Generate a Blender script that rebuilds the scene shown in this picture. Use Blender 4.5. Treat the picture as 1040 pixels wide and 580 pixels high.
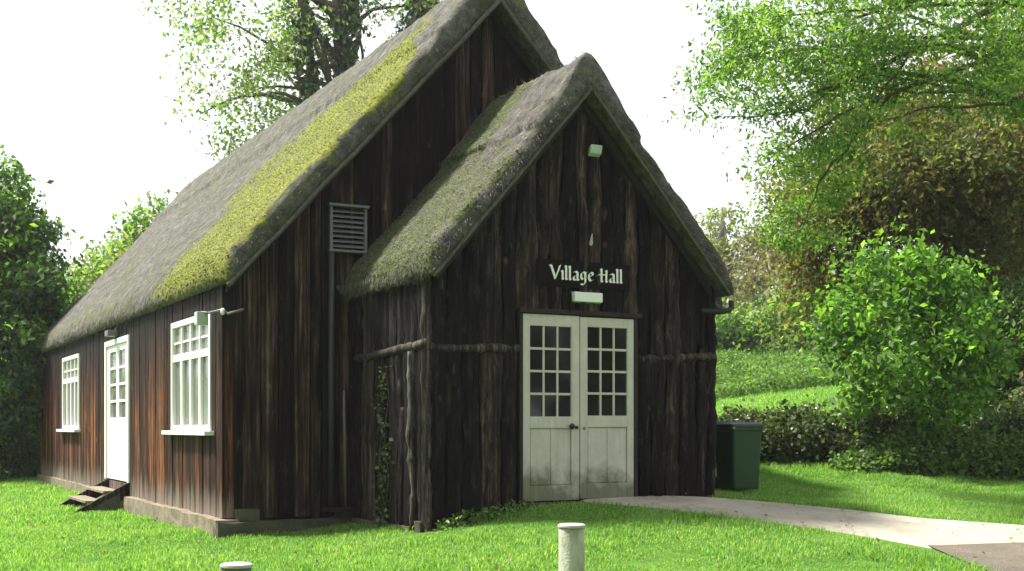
import bpy, math, random
import numpy as np
from mathutils import Vector, noise
R = math.radians
for o in list(bpy.data.objects): bpy.data.objects.remove(o)
SC = bpy.context.scene
COL = SC.collection
ZE = 1.5                                   # height of the lens above the lowest ground

# ------------------------------------------------------------------ camera, sky, sun, exposure
cd = bpy.data.cameras.new('camera'); cam = bpy.data.objects.new('camera', cd); COL.objects.link(cam)
cd.sensor_width = 36; cd.lens = 1250 / 1040 * 36; cd.shift_y = 143 / 1040
cd.clip_start = .1; cd.clip_end = 2000
cam.location = (0, 0, ZE); cam.rotation_euler = (R(90), 0, 0)
SC.camera = cam
SUN_EL, SUN_H = 57.0, (-0.96, 0.27)          # elevation, horizontal direction towards the sun
w = bpy.data.worlds.new('World'); SC.world = w; w.use_nodes = True
nt = w.node_tree; nt.nodes.clear()
sky = nt.nodes.new('ShaderNodeTexSky'); sky.sky_type = 'NISHITA'; sky.sun_disc = False
sky.sun_elevation = R(SUN_EL); sky.sun_rotation = math.atan2(SUN_H[0], SUN_H[1]) % (2 * math.pi)
sky.dust_density = 4.0; sky.air_density = 1.0
# thin bright cloud: the sky's own light drained of most of its blue, with soft unevenness
tc = nt.nodes.new('ShaderNodeTexCoord')
cn = nt.nodes.new('ShaderNodeTexNoise'); cn.inputs['Scale'].default_value = 2.2; cn.inputs['Detail'].default_value = 5
rmp = nt.nodes.new('ShaderNodeMapRange'); rmp.inputs[1].default_value = .35; rmp.inputs[2].default_value = .7
rmp.inputs[3].default_value = .80; rmp.inputs[4].default_value = .98
cloud = nt.nodes.new('ShaderNodeRGB'); cloud.outputs[0].default_value = (8.4, 8.6, 8.9, 1)
mx = nt.nodes.new('ShaderNodeMix'); mx.data_type = 'RGBA'
bg = nt.nodes.new('ShaderNodeBackground'); bg.inputs[1].default_value = 0.056
wo = nt.nodes.new('ShaderNodeOutputWorld')
L = nt.links.new
L(tc.outputs['Generated'], cn.inputs['Vector']); L(cn.outputs[0], rmp.inputs[0]); L(rmp.outputs[0], mx.inputs[0])
L(sky.outputs[0], mx.inputs[6]); L(cloud.outputs[0], mx.inputs[7]); L(mx.outputs[2], bg.inputs[0]); L(bg.outputs[0], wo.inputs[0])
sd = bpy.data.lights.new('sun', 'SUN'); sd.energy = 4.0; sd.angle = R(8.0); sd.color = (1, .95, .86)
so = bpy.data.objects.new('sun', sd); COL.objects.link(so)
ce = math.cos(R(SUN_EL)); hn = math.hypot(*SUN_H)
sv = Vector((SUN_H[0] / hn * ce, SUN_H[1] / hn * ce, math.sin(R(SUN_EL))))
so.rotation_euler = sv.to_track_quat('Z', 'Y').to_euler(); so.location = (-20, 5, 30)
SC.view_settings.view_transform = 'Standard'; SC.view_settings.look = 'None'
SC.view_settings.gamma = 1; SC.view_settings.exposure = 1.6
SC.render.engine = 'CYCLES'
SC.cycles.max_bounces = 7; SC.cycles.transparent_max_bounces = 8

# ------------------------------------------------------------------ helpers
rng = np.random.default_rng(7)
random.seed(7)
def W(u, y, Y):                             # a point of the place seen in direction (u, y) at distance Y
    return np.array(((u - 520) / 1250 * Y, Y, ZE + (433 - y) / 1250 * Y))

class MB:
    def __init__(s): s.v = []; s.f = []; s.n = 0; s.at = {}
    def add(s, verts, faces):
        b = s.n; s.v += [tuple(p) for p in verts]; s.n += len(verts)
        s.f += [tuple(i + b for i in f) for f in faces]; return b
    def box(s, o, ax, ay, az):              # o corner, three edge vectors
        o, ax, ay, az = map(np.asarray, (o, ax, ay, az))
        P = [o, o + ax, o + ax + ay, o + ay]; P = P + [p + az for p in P]
        s.add(P, [(0, 3, 2, 1), (4, 5, 6, 7), (0, 1, 5, 4), (1, 2, 6, 5), (2, 3, 7, 6), (3, 0, 4, 7)])
    def tube(s, pts, rad, n=8, cap=True):
        pts = [Vector(p) for p in pts]
        if not hasattr(rad, '__len__'): rad = [rad] * len(pts)
        b = s.n; ref = None
        for i, p in enumerate(pts):
            d = (pts[min(i + 1, len(pts) - 1)] - pts[max(i - 1, 0)])
            d = d.normalized() if d.length > 1e-9 else Vector((0, 0, 1))
            if ref is None: ref = d.orthogonal().normalized()
            ref = (ref - d * ref.dot(d)); ref = ref.normalized() if ref.length > 1e-6 else d.orthogonal().normalized()
            q = d.cross(ref)
            for k in range(n):
                a = 2 * math.pi * k / n
                s.v.append(tuple(p + (ref * math.cos(a) + q * math.sin(a)) * rad[i]))
        s.n += n * len(pts)
        for i in range(len(pts) - 1):
            for k in range(n):
                k2 = (k + 1) % n
                s.f.append((b + i * n + k, b + i * n + k2, b + (i + 1) * n + k2, b + (i + 1) * n + k))
        if cap:
            s.f.append(tuple(b + k for k in reversed(range(n)))); s.f.append(tuple(b + (len(pts) - 1) * n + k for k in range(n)))
    def lathe(s, c, prof, n=24):            # prof = [(r,z)...]
        b = s.n
        for r, z in prof:
            for k in range(n):
                a = 2 * math.pi * k / n
                s.v.append((c[0] + r * math.cos(a), c[1] + r * math.sin(a), c[2] + z))
        s.n += n * len(prof)
        for i in range(len(prof) - 1):
            for k in range(n):
                k2 = (k + 1) % n
                s.f.append((b + i * n + k, b + i * n + k2, b + (i + 1) * n + k2, b + (i + 1) * n + k))
        s.f.append(tuple(b + k for k in reversed(range(n)))); s.f.append(tuple(b + (len(prof) - 1) * n + k for k in range(n)))
    def build(s, name, mat, parent=None, smooth=False, bevel=0):
        me = bpy.data.meshes.new(name); me.from_pydata(s.v, [], s.f); me.update()
        return link(name, me, mat, parent, smooth, bevel)

def link(name, me, mat, parent=None, smooth=False, bevel=0):
    if mat: me.materials.append(mat)
    if smooth: me.polygons.foreach_set('use_smooth', [True] * len(me.polygons))
    o = bpy.data.objects.new(name, me); COL.objects.link(o)
    if parent is not None:
        o.parent = parent; m = parent
        M = m.matrix_basis.copy(); q = m
        while q.parent: M = q.parent.matrix_basis @ q.matrix_parent_inverse @ M; q = q.parent
        o.matrix_parent_inverse = M.inverted()
    if bevel:
        b = o.modifiers.new('bevel', 'BEVEL'); b.width = bevel; b.segments = 2; b.limit_method = 'ANGLE'
    return o

def fast_mesh(name, V, F, mat, parent=None, smooth=False):    # V (n,3), F (m,k) arrays
    me = bpy.data.meshes.new(name); V = np.asarray(V, dtype=np.float32); F = np.asarray(F, dtype=np.int32)
    k = F.shape[1]
    me.vertices.add(len(V)); me.vertices.foreach_set('co', V.ravel())
    me.loops.add(F.size); me.loops.foreach_set('vertex_index', F.ravel())
    me.polygons.add(len(F)); me.polygons.foreach_set('loop_start', np.arange(0, F.size, k, dtype=np.int32))
    me.update(calc_edges=True)
    return link(name, me, mat, parent, smooth)

def tag(o, label=None, cat=None, group=None, kind=None):
    if label: o['label'] = label
    if cat: o['category'] = cat
    if group: o['group'] = group
    if kind: o['kind'] = kind
    return o
def empty(name, loc, label, cat, group=None, rz=0):
    o = bpy.data.objects.new(name, None); COL.objects.link(o); o.empty_display_size = .3
    o.location = tuple(float(c) for c in loc); o.rotation_euler = (0, 0, rz); return tag(o, label, cat, group)
def struct(o): o['kind'] = 'structure'; return o

# ------------------------------------------------------------------ materials
def newmat(name):
    m = bpy.data.materials.new(name); m.use_nodes = True
    t = m.node_tree; b = t.nodes['Principled BSDF']; return m, t, b
def N(t, kind, **kw):
    n = t.nodes.new(kind)
    for k, v in kw.items():
        if k in n.inputs: n.inputs[k].default_value = v
        else: setattr(n, k, v)
    return n
def coords(t, scale, rot=(0, 0, 0), src='Object'):
    tc = t.nodes.new('ShaderNodeTexCoord'); mp = t.nodes.new('ShaderNodeMapping')
    mp.inputs['Scale'].default_value = scale; mp.inputs['Rotation'].default_value = rot
    t.links.new(tc.outputs[src], mp.inputs[0]); return mp.outputs[0]
def noise_n(t, vec, scale, detail=4, rough=.55):
    n = N(t, 'ShaderNodeTexNoise'); n.inputs['Scale'].default_value = scale
    n.inputs['Detail'].default_value = detail; n.inputs['Roughness'].default_value = rough
    t.links.new(vec, n.inputs['Vector']); return n.outputs[0]
def ramp(t, fac, stops, interp='LINEAR'):
    r = t.nodes.new('ShaderNodeValToRGB'); r.color_ramp.interpolation = interp
    while len(r.color_ramp.elements) < len(stops): r.color_ramp.elements.new(.5)
    for e, (p, c) in zip(r.color_ramp.elements, stops):
        e.position = p; e.color = (c[0], c[1], c[2], 1) if hasattr(c, '__len__') else (c, c, c, 1)
    t.links.new(fac, r.inputs[0]); return r.outputs[0]
def mix(t, fac, a, b, mode='MIX'):
    m = t.nodes.new('ShaderNodeMix'); m.data_type = 'RGBA'; m.blend_type = mode
    for i, x in ((0, fac), (6, a), (7, b)):
        if hasattr(x, 'is_linked') or isinstance(x, bpy.types.NodeSocket): t.links.new(x, m.inputs[i])
        elif i == 0: m.inputs[0].default_value = x
        else: m.inputs[i].default_value = (*x, 1)
    return m.outputs[2]
def math_n(t, op, a, b=0, c=None):
    m = t.nodes.new('ShaderNodeMath'); m.operation = op
    for i, x in enumerate((a, b) if c is None else (a, b, c)):
        if isinstance(x, bpy.types.NodeSocket): t.links.new(x, m.inputs[i])
        else: m.inputs[i].default_value = x
    return m.outputs[0]
def bump(t, b, h, strength, dist=.02):
    n = N(t, 'ShaderNodeBump'); n.inputs['Strength'].default_value = strength; n.inputs['Distance'].default_value = dist
    t.links.new(h, n.inputs['Height']); t.links.new(n.outputs[0], b.inputs['Normal'])
def plain(name, col, rough=.6, spec=.4, var=.15, vs=6, metallic=0, bmp=0):
    m, t, b = newmat(name)
    n = noise_n(t, coords(t, (1, 1, 1)), vs, 6, .65)
    c = ramp(t, n, [(.3, [x * (1 - var) for x in col]), (.7, [min(1, x * (1 + var)) for x in col])])
    t.links.new(c, b.inputs['Base Color']); b.inputs['Roughness'].default_value = rough
    b.inputs['Specular IOR Level'].default_value = spec; b.inputs['Metallic'].default_value = metallic
    if bmp: bump(t, b, noise_n(t, coords(t, (1, 1, 1)), vs * 8, 6), bmp)
    return m

def wood(name, dark, mid, light, streak=.5, knots=True, base_fade=None, gloss=.75, stain=None, worn=None):
    """old creosoted boards: a tone per board, long grain streaks, pale knots, weathered feet"""
    m, t, b = newmat(name)
    g = N(t, 'ShaderNodeNewGeometry'); isl = g.outputs['Random Per Island']
    off = t.nodes.new('ShaderNodeCombineXYZ')
    t.links.new(math_n(t, 'MULTIPLY', isl, 37), off.inputs[2])
    tc = t.nodes.new('ShaderNodeTexCoord')
    add = t.nodes.new('ShaderNodeVectorMath'); add.operation = 'ADD'
    t.links.new(tc.outputs['Object'], add.inputs[0]); t.links.new(off.outputs[0], add.inputs[1])
    def mapped(s):
        mp = t.nodes.new('ShaderNodeMapping'); mp.inputs['Scale'].default_value = s
        t.links.new(add.outputs[0], mp.inputs[0]); return mp.outputs[0]
    grain = noise_n(t, mapped((38, 38, 1.3)), 1, 8, .7)
    broad = noise_n(t, mapped((7, 7, .7)), 1, 5, .6)
    blot = noise_n(t, mapped((2.5, 2.5, 1.6)), 1, 4, .6)
    tone = math_n(t, 'ADD', math_n(t, 'MULTIPLY', isl, .45), math_n(t, 'MULTIPLY', broad, .55))
    c = ramp(t, tone, [(.25, dark), (.52, mid), (.8, light)])
    gr = ramp(t, grain, [(.36, .12), (.5, .7), (.66, 2.3)])
    c = mix(t, 1, c, gr, 'MULTIPLY')
    band = noise_n(t, mapped((17, 17, .55)), 1, 4, .6)
    c = mix(t, 1, c, ramp(t, band, [(.38, .35), (.5, .9), (.62, 2.0)]), 'MULTIPLY')
    if worn:                                 # bare, bleached scrapes along the boards
        wn = noise_n(t, mapped((15, 15, 3.0)), 1, 7, .78)
        c = mix(t, ramp(t, wn, [(.57, 0), (.70, .85)]), c, worn)
    c = mix(t, math_n(t, 'MULTIPLY', ramp(t, blot, [(.45, 0), (.7, 1)]), .5), c, dark)
    if knots:
        vo = t.nodes.new('ShaderNodeTexVoronoi'); vo.inputs['Scale'].default_value = 1
        t.links.new(mapped((3.2, 3.2, 1.7)), vo.inputs['Vector'])
        kn = ramp(t, vo.outputs['Distance'], [(.03, 1), (.10, 0)])
        c = mix(t, math_n(t, 'MULTIPLY', kn, .5), c, [min(1, x * 2.2 + .02) for x in light])
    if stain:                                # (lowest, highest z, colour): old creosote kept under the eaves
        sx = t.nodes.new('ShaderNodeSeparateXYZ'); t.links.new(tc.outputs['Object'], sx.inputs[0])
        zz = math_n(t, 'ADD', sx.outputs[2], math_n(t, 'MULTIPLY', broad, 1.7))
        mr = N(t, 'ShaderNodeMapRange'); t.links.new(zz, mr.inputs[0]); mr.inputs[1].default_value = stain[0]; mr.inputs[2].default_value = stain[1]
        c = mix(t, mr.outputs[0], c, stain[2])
    if base_fade:
        sx = t.nodes.new('ShaderNodeSeparateXYZ'); t.links.new(tc.outputs['Object'], sx.inputs[0])
        zz = math_n(t, 'ADD', sx.outputs[2], math_n(t, 'MULTIPLY', math_n(t, 'ADD', grain, broad), -.7))
        mr = N(t, 'ShaderNodeMapRange'); t.links.new(zz, mr.inputs[0])
        mr.inputs[1].default_value = base_fade[0]; mr.inputs[2].default_value = base_fade[1]; mr.inputs[3].default_value = .9; mr.inputs[4].default_value = 0
        c = mix(t, mr.outputs[0], c, base_fade[2])
    t.links.new(c, b.inputs['Base Color']); b.inputs['Roughness'].default_value = gloss
    b.inputs['Specular IOR Level'].default_value = .12
    bump(t, b, math_n(t, 'ADD', grain, math_n(t, 'MULTIPLY', broad, .6)), .6, .012)
    return m

def thatch_mat(name, grey, mossc, mossd, slope_dir):
    m, t, b = newmat(name)
    v = coords(t, (1, 1, 1))
    fine = noise_n(t, v, 60, 5, .7)
    med = noise_n(t, v, 9, 6, .7)
    big = noise_n(t, v, 1.3, 5, .6)
    straw = noise_n(t, coords(t, slope_dir), 1, 6, .75)
    c = ramp(t, med, [(.3, [x * .45 for x in grey]), (.5, grey), (.72, [x * 1.7 for x in grey])])
    c = mix(t, .75, c, ramp(t, straw, [(.32, .35), (.5, .9), (.7, 1.7)]), 'MULTIPLY')
    c = mix(t, .55, c, ramp(t, fine, [(.3, .35), (.5, 1), (.7, 1.6)]), 'MULTIPLY')
    c = mix(t, ramp(t, big, [(.42, 0), (.68, .55)]), c, [mossd[0] * 1.1, mossd[1] * 1.0, mossd[2] * 1.1])
    at = N(t, 'ShaderNodeAttribute'); at.attribute_name = 'moss'
    mk = math_n(t, 'ADD', at.outputs['Fac'], math_n(t, 'MULTIPLY', math_n(t, 'SUBTRACT', math_n(t, 'ADD', med, math_n(t, 'MULTIPLY', fine, .5)), .75), 3.2))
    mk = ramp(t, math_n(t, 'ADD', mk, math_n(t, 'MULTIPLY', math_n(t, 'SUBTRACT', noise_n(t, v, 3.2, 4, .6), .5), 1.6)), [(.36, 0), (.66, 1)])
    mc = ramp(t, noise_n(t, v, 14, 6, .75), [(.32, mossd), (.5, [(a + b2) / 2 for a, b2 in zip(mossd, mossc)]), (.66, mossc)])
    c = mix(t, mk, c, mc)
    t.links.new(c, b.inputs['Base Color']); b.inputs['Roughness'].default_value = .95
    b.inputs['Specular IOR Level'].default_value = .15
    h = math_n(t, 'ADD', math_n(t, 'MULTIPLY', med, 1.2), math_n(t, 'ADD', straw, math_n(t, 'MULTIPLY', fine, .5)))
    bump(t, b, h, .9, .04)
    return m

def leaf_mat(name, cols, trans=.45, rough=.45, hue_scale=.5):
    """cols: dark, mid, bright leaf colours; one tone per leaf, drifting over the crown"""
    m, t, b = newmat(name)
    g = N(t, 'ShaderNodeNewGeometry')
    n = noise_n(t, coords(t, (1, 1, 1)), hue_scale, 3)
    f = math_n(t, 'ADD', math_n(t, 'MULTIPLY', g.outputs['Random Per Island'], .5), math_n(t, 'MULTIPLY', n, .5))
    c = ramp(t, f, [(.22 + .56 * i / (len(cols) - 1), x) for i, x in enumerate(cols)])
    t.links.new(c, b.inputs['Base Color']); b.inputs['Roughness'].default_value = rough
    b.inputs['Specular IOR Level'].default_value = .35
    tr = N(t, 'ShaderNodeBsdfTranslucent')
    c2 = mix(t, 1, c, (1.5, 1.7, .6), 'MULTIPLY'); t.links.new(c2, tr.inputs[0])
    ms = N(t, 'ShaderNodeMixShader'); ms.inputs[0].default_value = trans
    t.links.new(b.outputs[0], ms.inputs[1]); t.links.new(tr.outputs[0], ms.inputs[2])
    t.links.new(ms.outputs[0], t.nodes['Material Output'].inputs[0])
    return m

M = {}
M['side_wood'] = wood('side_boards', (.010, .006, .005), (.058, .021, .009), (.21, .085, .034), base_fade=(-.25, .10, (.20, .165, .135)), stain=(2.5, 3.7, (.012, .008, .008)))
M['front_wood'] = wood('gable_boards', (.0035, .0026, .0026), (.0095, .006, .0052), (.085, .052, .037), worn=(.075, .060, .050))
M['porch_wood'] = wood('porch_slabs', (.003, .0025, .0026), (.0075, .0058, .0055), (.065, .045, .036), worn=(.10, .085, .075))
M['bark'] = wood('bark_log', (.012, .010, .009), (.045, .037, .032), (.13, .112, .098), worn=(.17, .15, .135))
M['dark'] = plain('dark_backing', (.008, .007, .007), .9, .1)
M['beam_dark'] = plain('dark_timber', (.02, .016, .014), .7, .25, .3, 12, bmp=.4)
M['barge'] = plain('barge_pole', (.10, .09, .075), .8, .2, .35, 15, bmp=.4)
M['white'] = plain('white_paint', (.78, .78, .75), .45, .4, .05, 9)
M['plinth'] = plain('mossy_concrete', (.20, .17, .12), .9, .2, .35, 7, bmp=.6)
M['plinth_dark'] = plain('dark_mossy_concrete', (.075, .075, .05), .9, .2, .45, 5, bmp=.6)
M['black'] = plain('black_iron', (.012, .012, .012), .5, .4)
M['grey_metal'] = plain('grey_metal', (.15, .15, .155), .5, .4, .2)
M['pipe'] = plain('dark_pipe', (.035, .036, .036), .55, .4)
M['lamp_white'] = plain('lamp_plastic', (.72, .76, .72), .35, .5, .06)
M['lamp_green'] = plain('lamp_green', (.38, .44, .40), .4, .5, .1)
M['lettering'] = plain('letter_paint', (.8, .79, .74), .5, .3, .06, 20)
M['board'] = plain('sign_board', (.0045, .004, .0045), .8, .1, .3)

def door_paint():
    m, t, b = newmat('cream_door_paint')
    n = noise_n(t, coords(t, (1, 1, 1)), 5, 6, .7)
    c = ramp(t, n, [(.3, (.41, .39, .34)), (.7, (.53, .51, .45))])
    tc = t.nodes.new('ShaderNodeTexCoord'); sx = t.nodes.new('ShaderNodeSeparateXYZ'); t.links.new(tc.outputs['Object'], sx.inputs[0])
    n2 = noise_n(t, coords(t, (1, 1, .8)), 3.0, 5, .6)
    zz = math_n(t, 'ADD', sx.outputs[2], math_n(t, 'MULTIPLY', n2, -1.1))
    mr = N(t, 'ShaderNodeMapRange'); t.links.new(zz, mr.inputs[0]); mr.inputs[1].default_value = .22; mr.inputs[2].default_value = .46
    mr.inputs[3].default_value = .85; mr.inputs[4].default_value = 0
    c = mix(t, mr.outputs[0], c, (.07, .085, .022))
    st = noise_n(t, coords(t, (22, 22, 1.2)), 1, 5)
    c = mix(t, ramp(t, st, [(.5, 0), (.75, .35)]), c, (.3, .3, .22))
    t.links.new(c, b.inputs['Base Color']); b.inputs['Roughness'].default_value = .5
    return m
M['door'] = door_paint()
def glass(name, col):
    m, t, b = newmat(name)
    n = noise_n(t, coords(t, (1, 1, 1)), 1.6, 3)
    c = ramp(t, n, [(.35, [x * .6 for x in col]), (.65, [x * 1.3 for x in col])])
    t.links.new(c, b.inputs['Base Color']); b.inputs['Roughness'].default_value = .06; b.inputs['Specular IOR Level'].default_value = .6
    return m
M['glass_dark'] = glass('old_dark_glass', (.008, .010, .010))
M['glass_grey'] = glass('curtained_glass', (.14, .15, .135))
M['thatch'] = thatch_mat('thatch_main', (.125, .120, .116), (.25, .265, .03), (.07, .085, .02), (5, 5, 5))
M['thatch2'] = thatch_mat('thatch_porch', (.135, .124, .118), (.105, .125, .040), (.040, .048, .022), (5, 5, 5))
M['straw'] = leaf_mat('loose_straw', [(.03, .027, .026), (.09, .083, .076), (.21, .19, .17)], .1, .9)
M['moss_y'] = leaf_mat('yellow_moss', [(.04, .055, .014), (.13, .165, .022), (.26, .27, .04)], .25, .8, 3)
M['moss_g'] = leaf_mat('green_moss', [(.018, .024, .012), (.062, .078, .028), (.135, .155, .06)], .2, .8, 3)
M['trunk'] = plain('tree_bark', (.085, .07, .055), .9, .2, .5, 9, bmp=.8)
M['trunk_pale'] = plain('pale_bark', (.24, .225, .20), .9, .2, .4, 9, bmp=.6)
M['leaf_bright'] = leaf_mat('bright_leaves', [(.04, .095, .018), (.09, .18, .032), (.18, .30, .06)], .6)
M['leaf_shrub'] = leaf_mat('shrub_leaves', [(.035, .10, .02), (.10, .21, .04), (.22, .38, .09)], .6)
M['leaf_ash'] = leaf_mat('ash_leaves', [(.05, .11, .03), (.12, .21, .055), (.24, .33, .11)], .62)
M['leaf_dark'] = leaf_mat('dark_leaves', [(.014, .038, .012), (.035, .08, .02), (.085, .15, .035)], .42)
M['leaf_brown'] = leaf_mat('turning_leaves', [(.065, .078, .03), (.14, .108, .045), (.195, .15, .068), (.12, .135, .052), (.22, .14, .065)], .55)
M['leaf_far'] = leaf_mat('far_leaves', [(.08, .11, .05), (.15, .185, .085), (.24, .27, .13)], .6)
M['leaf_grey'] = leaf_mat('dry_pale_leaves', [(.11, .10, .065), (.17, .16, .11), (.22, .19, .14)], .4)
M['leaf_red'] = leaf_mat('red_leaves', [(.16, .05, .02), (.28, .09, .03), (.36, .15, .05)], .5)
M['ivy'] = leaf_mat('ivy_leaves', [(.012, .028, .010), (.03, .065, .017), (.085, .13, .04)], .2, .3)
M['hedge_leaf'] = leaf_mat('hedge_leaves', [(.028, .042, .018), (.06, .092, .03), (.14, .17, .075)], .25, .32, 2)
M['bramble'] = leaf_mat('bramble_leaves', [(.04, .09, .022), (.095, .18, .04), (.18, .27, .075)], .5, .45, 1)
M['grass'] = leaf_mat('grass_blades', [(.085, .195, .036), (.14, .285, .058), (.21, .36, .095), (.34, .43, .16)], .5, .55, 1.1)

def ground_mat():
    m, t, b = newmat('meadow_soil_and_turf')
    v = coords(t, (1, 1, 1))
    n1 = noise_n(t, v, .35, 5); n2 = noise_n(t, v, 9, 7, .75); n3 = noise_n(t, v, 45, 5, .8)
    c = ramp(t, n1, [(.35, (.075, .18, .025)), (.65, (.13, .26, .04))])
    c = mix(t, .7, c, ramp(t, n2, [(.3, .35), (.5, 1), (.7, 1.5)]), 'MULTIPLY')
    c = mix(t, .6, c, ramp(t, n3, [(.3, .35), (.5, 1), (.7, 1.6)]), 'MULTIPLY')
    t.links.new(c, b.inputs['Base Color']); b.inputs['Roughness'].default_value = .95; b.inputs['Specular IOR Level'].default_value = .1
    bump(t, b, math_n(t, 'ADD', n2, n3), .8, .05)
    return m
M['ground'] = ground_mat()
def path_mat(name, a, bb, gravel):
    m, t, b = newmat(name); v = coords(t, (1, 1, 1))
    n1 = noise_n(t, v, 1.2, 6, .65); n2 = noise_n(t, v, 60 if gravel else 90, 4, .8)
    c = ramp(t, n1, [(.35, a), (.65, bb)])
    c = mix(t, .8 if gravel else .35, c, ramp(t, n2, [(.35, .4), (.5, 1), (.65, 1.5)]), 'MULTIPLY')
    n3 = noise_n(t, v, 7, 7, .8)
    c = mix(t, ramp(t, n3, [(.54, 0), (.70, .65)]), c, (.10, .095, .06))
    vc = t.nodes.new('ShaderNodeTexVoronoi'); vc.feature = 'DISTANCE_TO_EDGE'; vc.inputs['Scale'].default_value = .75
    wob = t.nodes.new('ShaderNodeVectorMath'); wob.operation = 'MULTIPLY_ADD'
    nn_ = N(t, 'ShaderNodeTexNoise'); nn_.inputs['Scale'].default_value = 5; t.links.new(v, nn_.inputs['Vector'])
    t.links.new(nn_.outputs['Color'], wob.inputs[0]); wob.inputs[1].default_value = (.25, .25, .25); t.links.new(v, wob.inputs[2])
    t.links.new(wob.outputs[0], vc.inputs['Vector'])
    c = mix(t, ramp(t, vc.outputs['Distance'], [(.003, .35), (.012, 0)]), c, (.06, .06, .035))
    t.links.new(c, b.inputs['Base Color']); b.inputs['Roughness'].default_value = .9
    bump(t, b, n2, .7, .02 if gravel else .005); return m
M['path'] = path_mat('pale_concrete', (.25, .225, .175), (.37, .34, .275), False)
M['gravel'] = path_mat('worn_gravel', (.085, .07, .05), (.15, .125, .095), True)

# ------------------------------------------------------------------ ground
CP = [(-3.4, 13.4, -1.24), (-2, 13.1, -1.22), (-.8, 12.3, -1.08), (0, 12.7, -.93), (.5, 13.0, -.85), (1.4, 13.5, -.82), (2.5, 14.3, -.82),
      (-5, 17, -1.25), (-8, 22, -1.22), (-12, 28, -1.2), (-6, 10, -1.36), (0, 10, -1.24), (0, 7, -1.38), (0, 0, -1.5), (-3, 3, -1.5), (4, 3, -1.5),
      (3, 11, -1.12), (5, 12.2, -1.08), (5, 9, -1.28), (6.5, 17, -.80), (4, 16.5, -.78), (10, 18, -.7), (5, 20.5, -.05), (9, 21, .0), (3, 24, .12),
      (5, 28, .45), (6, 36, 1.05), (6, 42, 1.9), (12, 42, 2.2), (16, 30, 1.4), (0, 30, -.3), (-6, 36, -.8), (-20, 50, -.2), (0, 60, 2.5), (22, 62, 4.5),
      (-40, 60, .6), (38, 30, 2.4), (-25, 20, -1.3), (-20, 0, -1.5), (20, 5, -1.1), (-15, -20, -1.6), (15, -20, -1.5), (-60, 100, 4), (0, 110, 7), (60, 100, 9), (-60, 20, 0), (60, 10, 1)]
CPa = np.array(CP); 
def _phi(r2): return np.where(r2 > 1e-9, .5 * r2 * np.log(np.maximum(r2, 1e-9)), 0)
_P = CPa[:, :2]; _d2 = ((_P[:, None] - _P[None]) ** 2).sum(-1); n_ = len(_P)
_A = np.zeros((n_ + 3, n_ + 3)); _A[:n_, :n_] = _phi(_d2) + np.eye(n_) * .02; _A[:n_, n_] = 1; _A[:n_, n_ + 1:] = _P
_A[n_:, :n_] = _A[:n_, n_:].T; _w = np.linalg.solve(_A, np.concatenate([CPa[:, 2], [0, 0, 0]]))
def gz(x, y):
    x = np.asarray(x, float); y = np.asarray(y, float); q = np.stack([x, y], -1)
    d2 = ((q[..., None, :] - _P) ** 2).sum(-1)
    z = _phi(d2) @ _w[:n_] + _w[n_] + _w[n_ + 1] * x + _w[n_ + 2] * y
    return np.clip(z, -2.2, 12) + ZE
def gpix(u, y):                              # where a line of sight meets the ground
    lo = 3.0
    for Y in np.arange(4, 60, .05):
        p = W(u, y, Y)
        if p[2] <= gz(p[0], p[1]): return p[:2]
    return p[:2]
def grid_axis(a, b, fine0, fine1, df, dc):
    xs = [a]
    while xs[-1] < b:
        x = xs[-1]; d = df if fine0 <= x < fine1 else dc
        xs.append(x + d)
    return np.array(xs)
gx = grid_axis(-150, 150, -14, 16, .25, 4.0); gy = grid_axis(-60, 300, 4, 44, .25, 4.0)
GX, GY = np.meshgrid(gx, gy, indexing='ij')
GZ = gz(GX, GY)
near = (np.abs(GX) < 25) & (GY < 60)
rp = np.array([[noise.noise((float(a) * .9, float(b) * .9, 0)) if nr else 0 for a, b, nr in zip(r1, r2, r3)] for r1, r2, r3 in zip(GX, GY, near)])
GZ = GZ + rp * .012
nx, ny = GX.shape
I = np.arange(nx * ny).reshape(nx, ny)
F = np.stack([I[:-1, :-1], I[1:, :-1], I[1:, 1:], I[:-1, 1:]], -1).reshape(-1, 4)
g = fast_mesh('ground', np.stack([GX, GY, GZ], -1).reshape(-1, 3), F, M['ground'], smooth=True); struct(g)

def strip(name, A, B, mat, lift, n=60, m=8):
    A = np.array(A, float); B = np.array(B, float)
    def rs(P):
        d = np.r_[0, np.cumsum(np.hypot(*np.diff(P, axis=0).T))]; s = np.linspace(0, d[-1], n)
        return np.stack([np.interp(s, d, P[:, 0]), np.interp(s, d, P[:, 1])], -1)
    a, b = rs(A), rs(B); t = np.linspace(0, 1, m)[None, :, None]
    P = a[:, None] * (1 - t) + b[:, None] * t
    Z = gz(P[..., 0], P[..., 1]) + lift
    Z[:, 0] -= .05; Z[:, -1] -= .05
    V = np.concatenate([P, Z[..., None]], -1).reshape(-1, 3); I = np.arange(n * m).reshape(n, m)
    F = np.stack([I[:-1, :-1], I[1:, :-1], I[1:, 1:], I[:-1, 1:]], -1).reshape(-1, 4)
    return fast_mesh(name, V, F, mat, smooth=True)
lowE = [gpix(u, y) for u, y in ((556, 508), (600, 513), (680, 520), (760, 529), (830, 539), (900, 551), (948, 561))]
lowE += [gpix(1040, 556), gpix(1150, 552), gpix(1290, 548)]
upE = [gpix(u, y) for u, y in ((575, 504), (640, 504.5), (712, 505), (780, 510), (860, 517), (940, 526), (1040, 534), (1150, 540), (1290, 543))]
path = struct(strip('path', lowE, upE, M['path'], .025))
gr_a = [gpix(925, 548), gpix(1040, 542), gpix(1150, 541), gpix(1290, 540)]
gr_b = [np.array((4.0, 9.3)), np.array((5.0, 8.3)), np.array((6.5, 8.3)), np.array((8.2, 8.6))]
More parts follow.
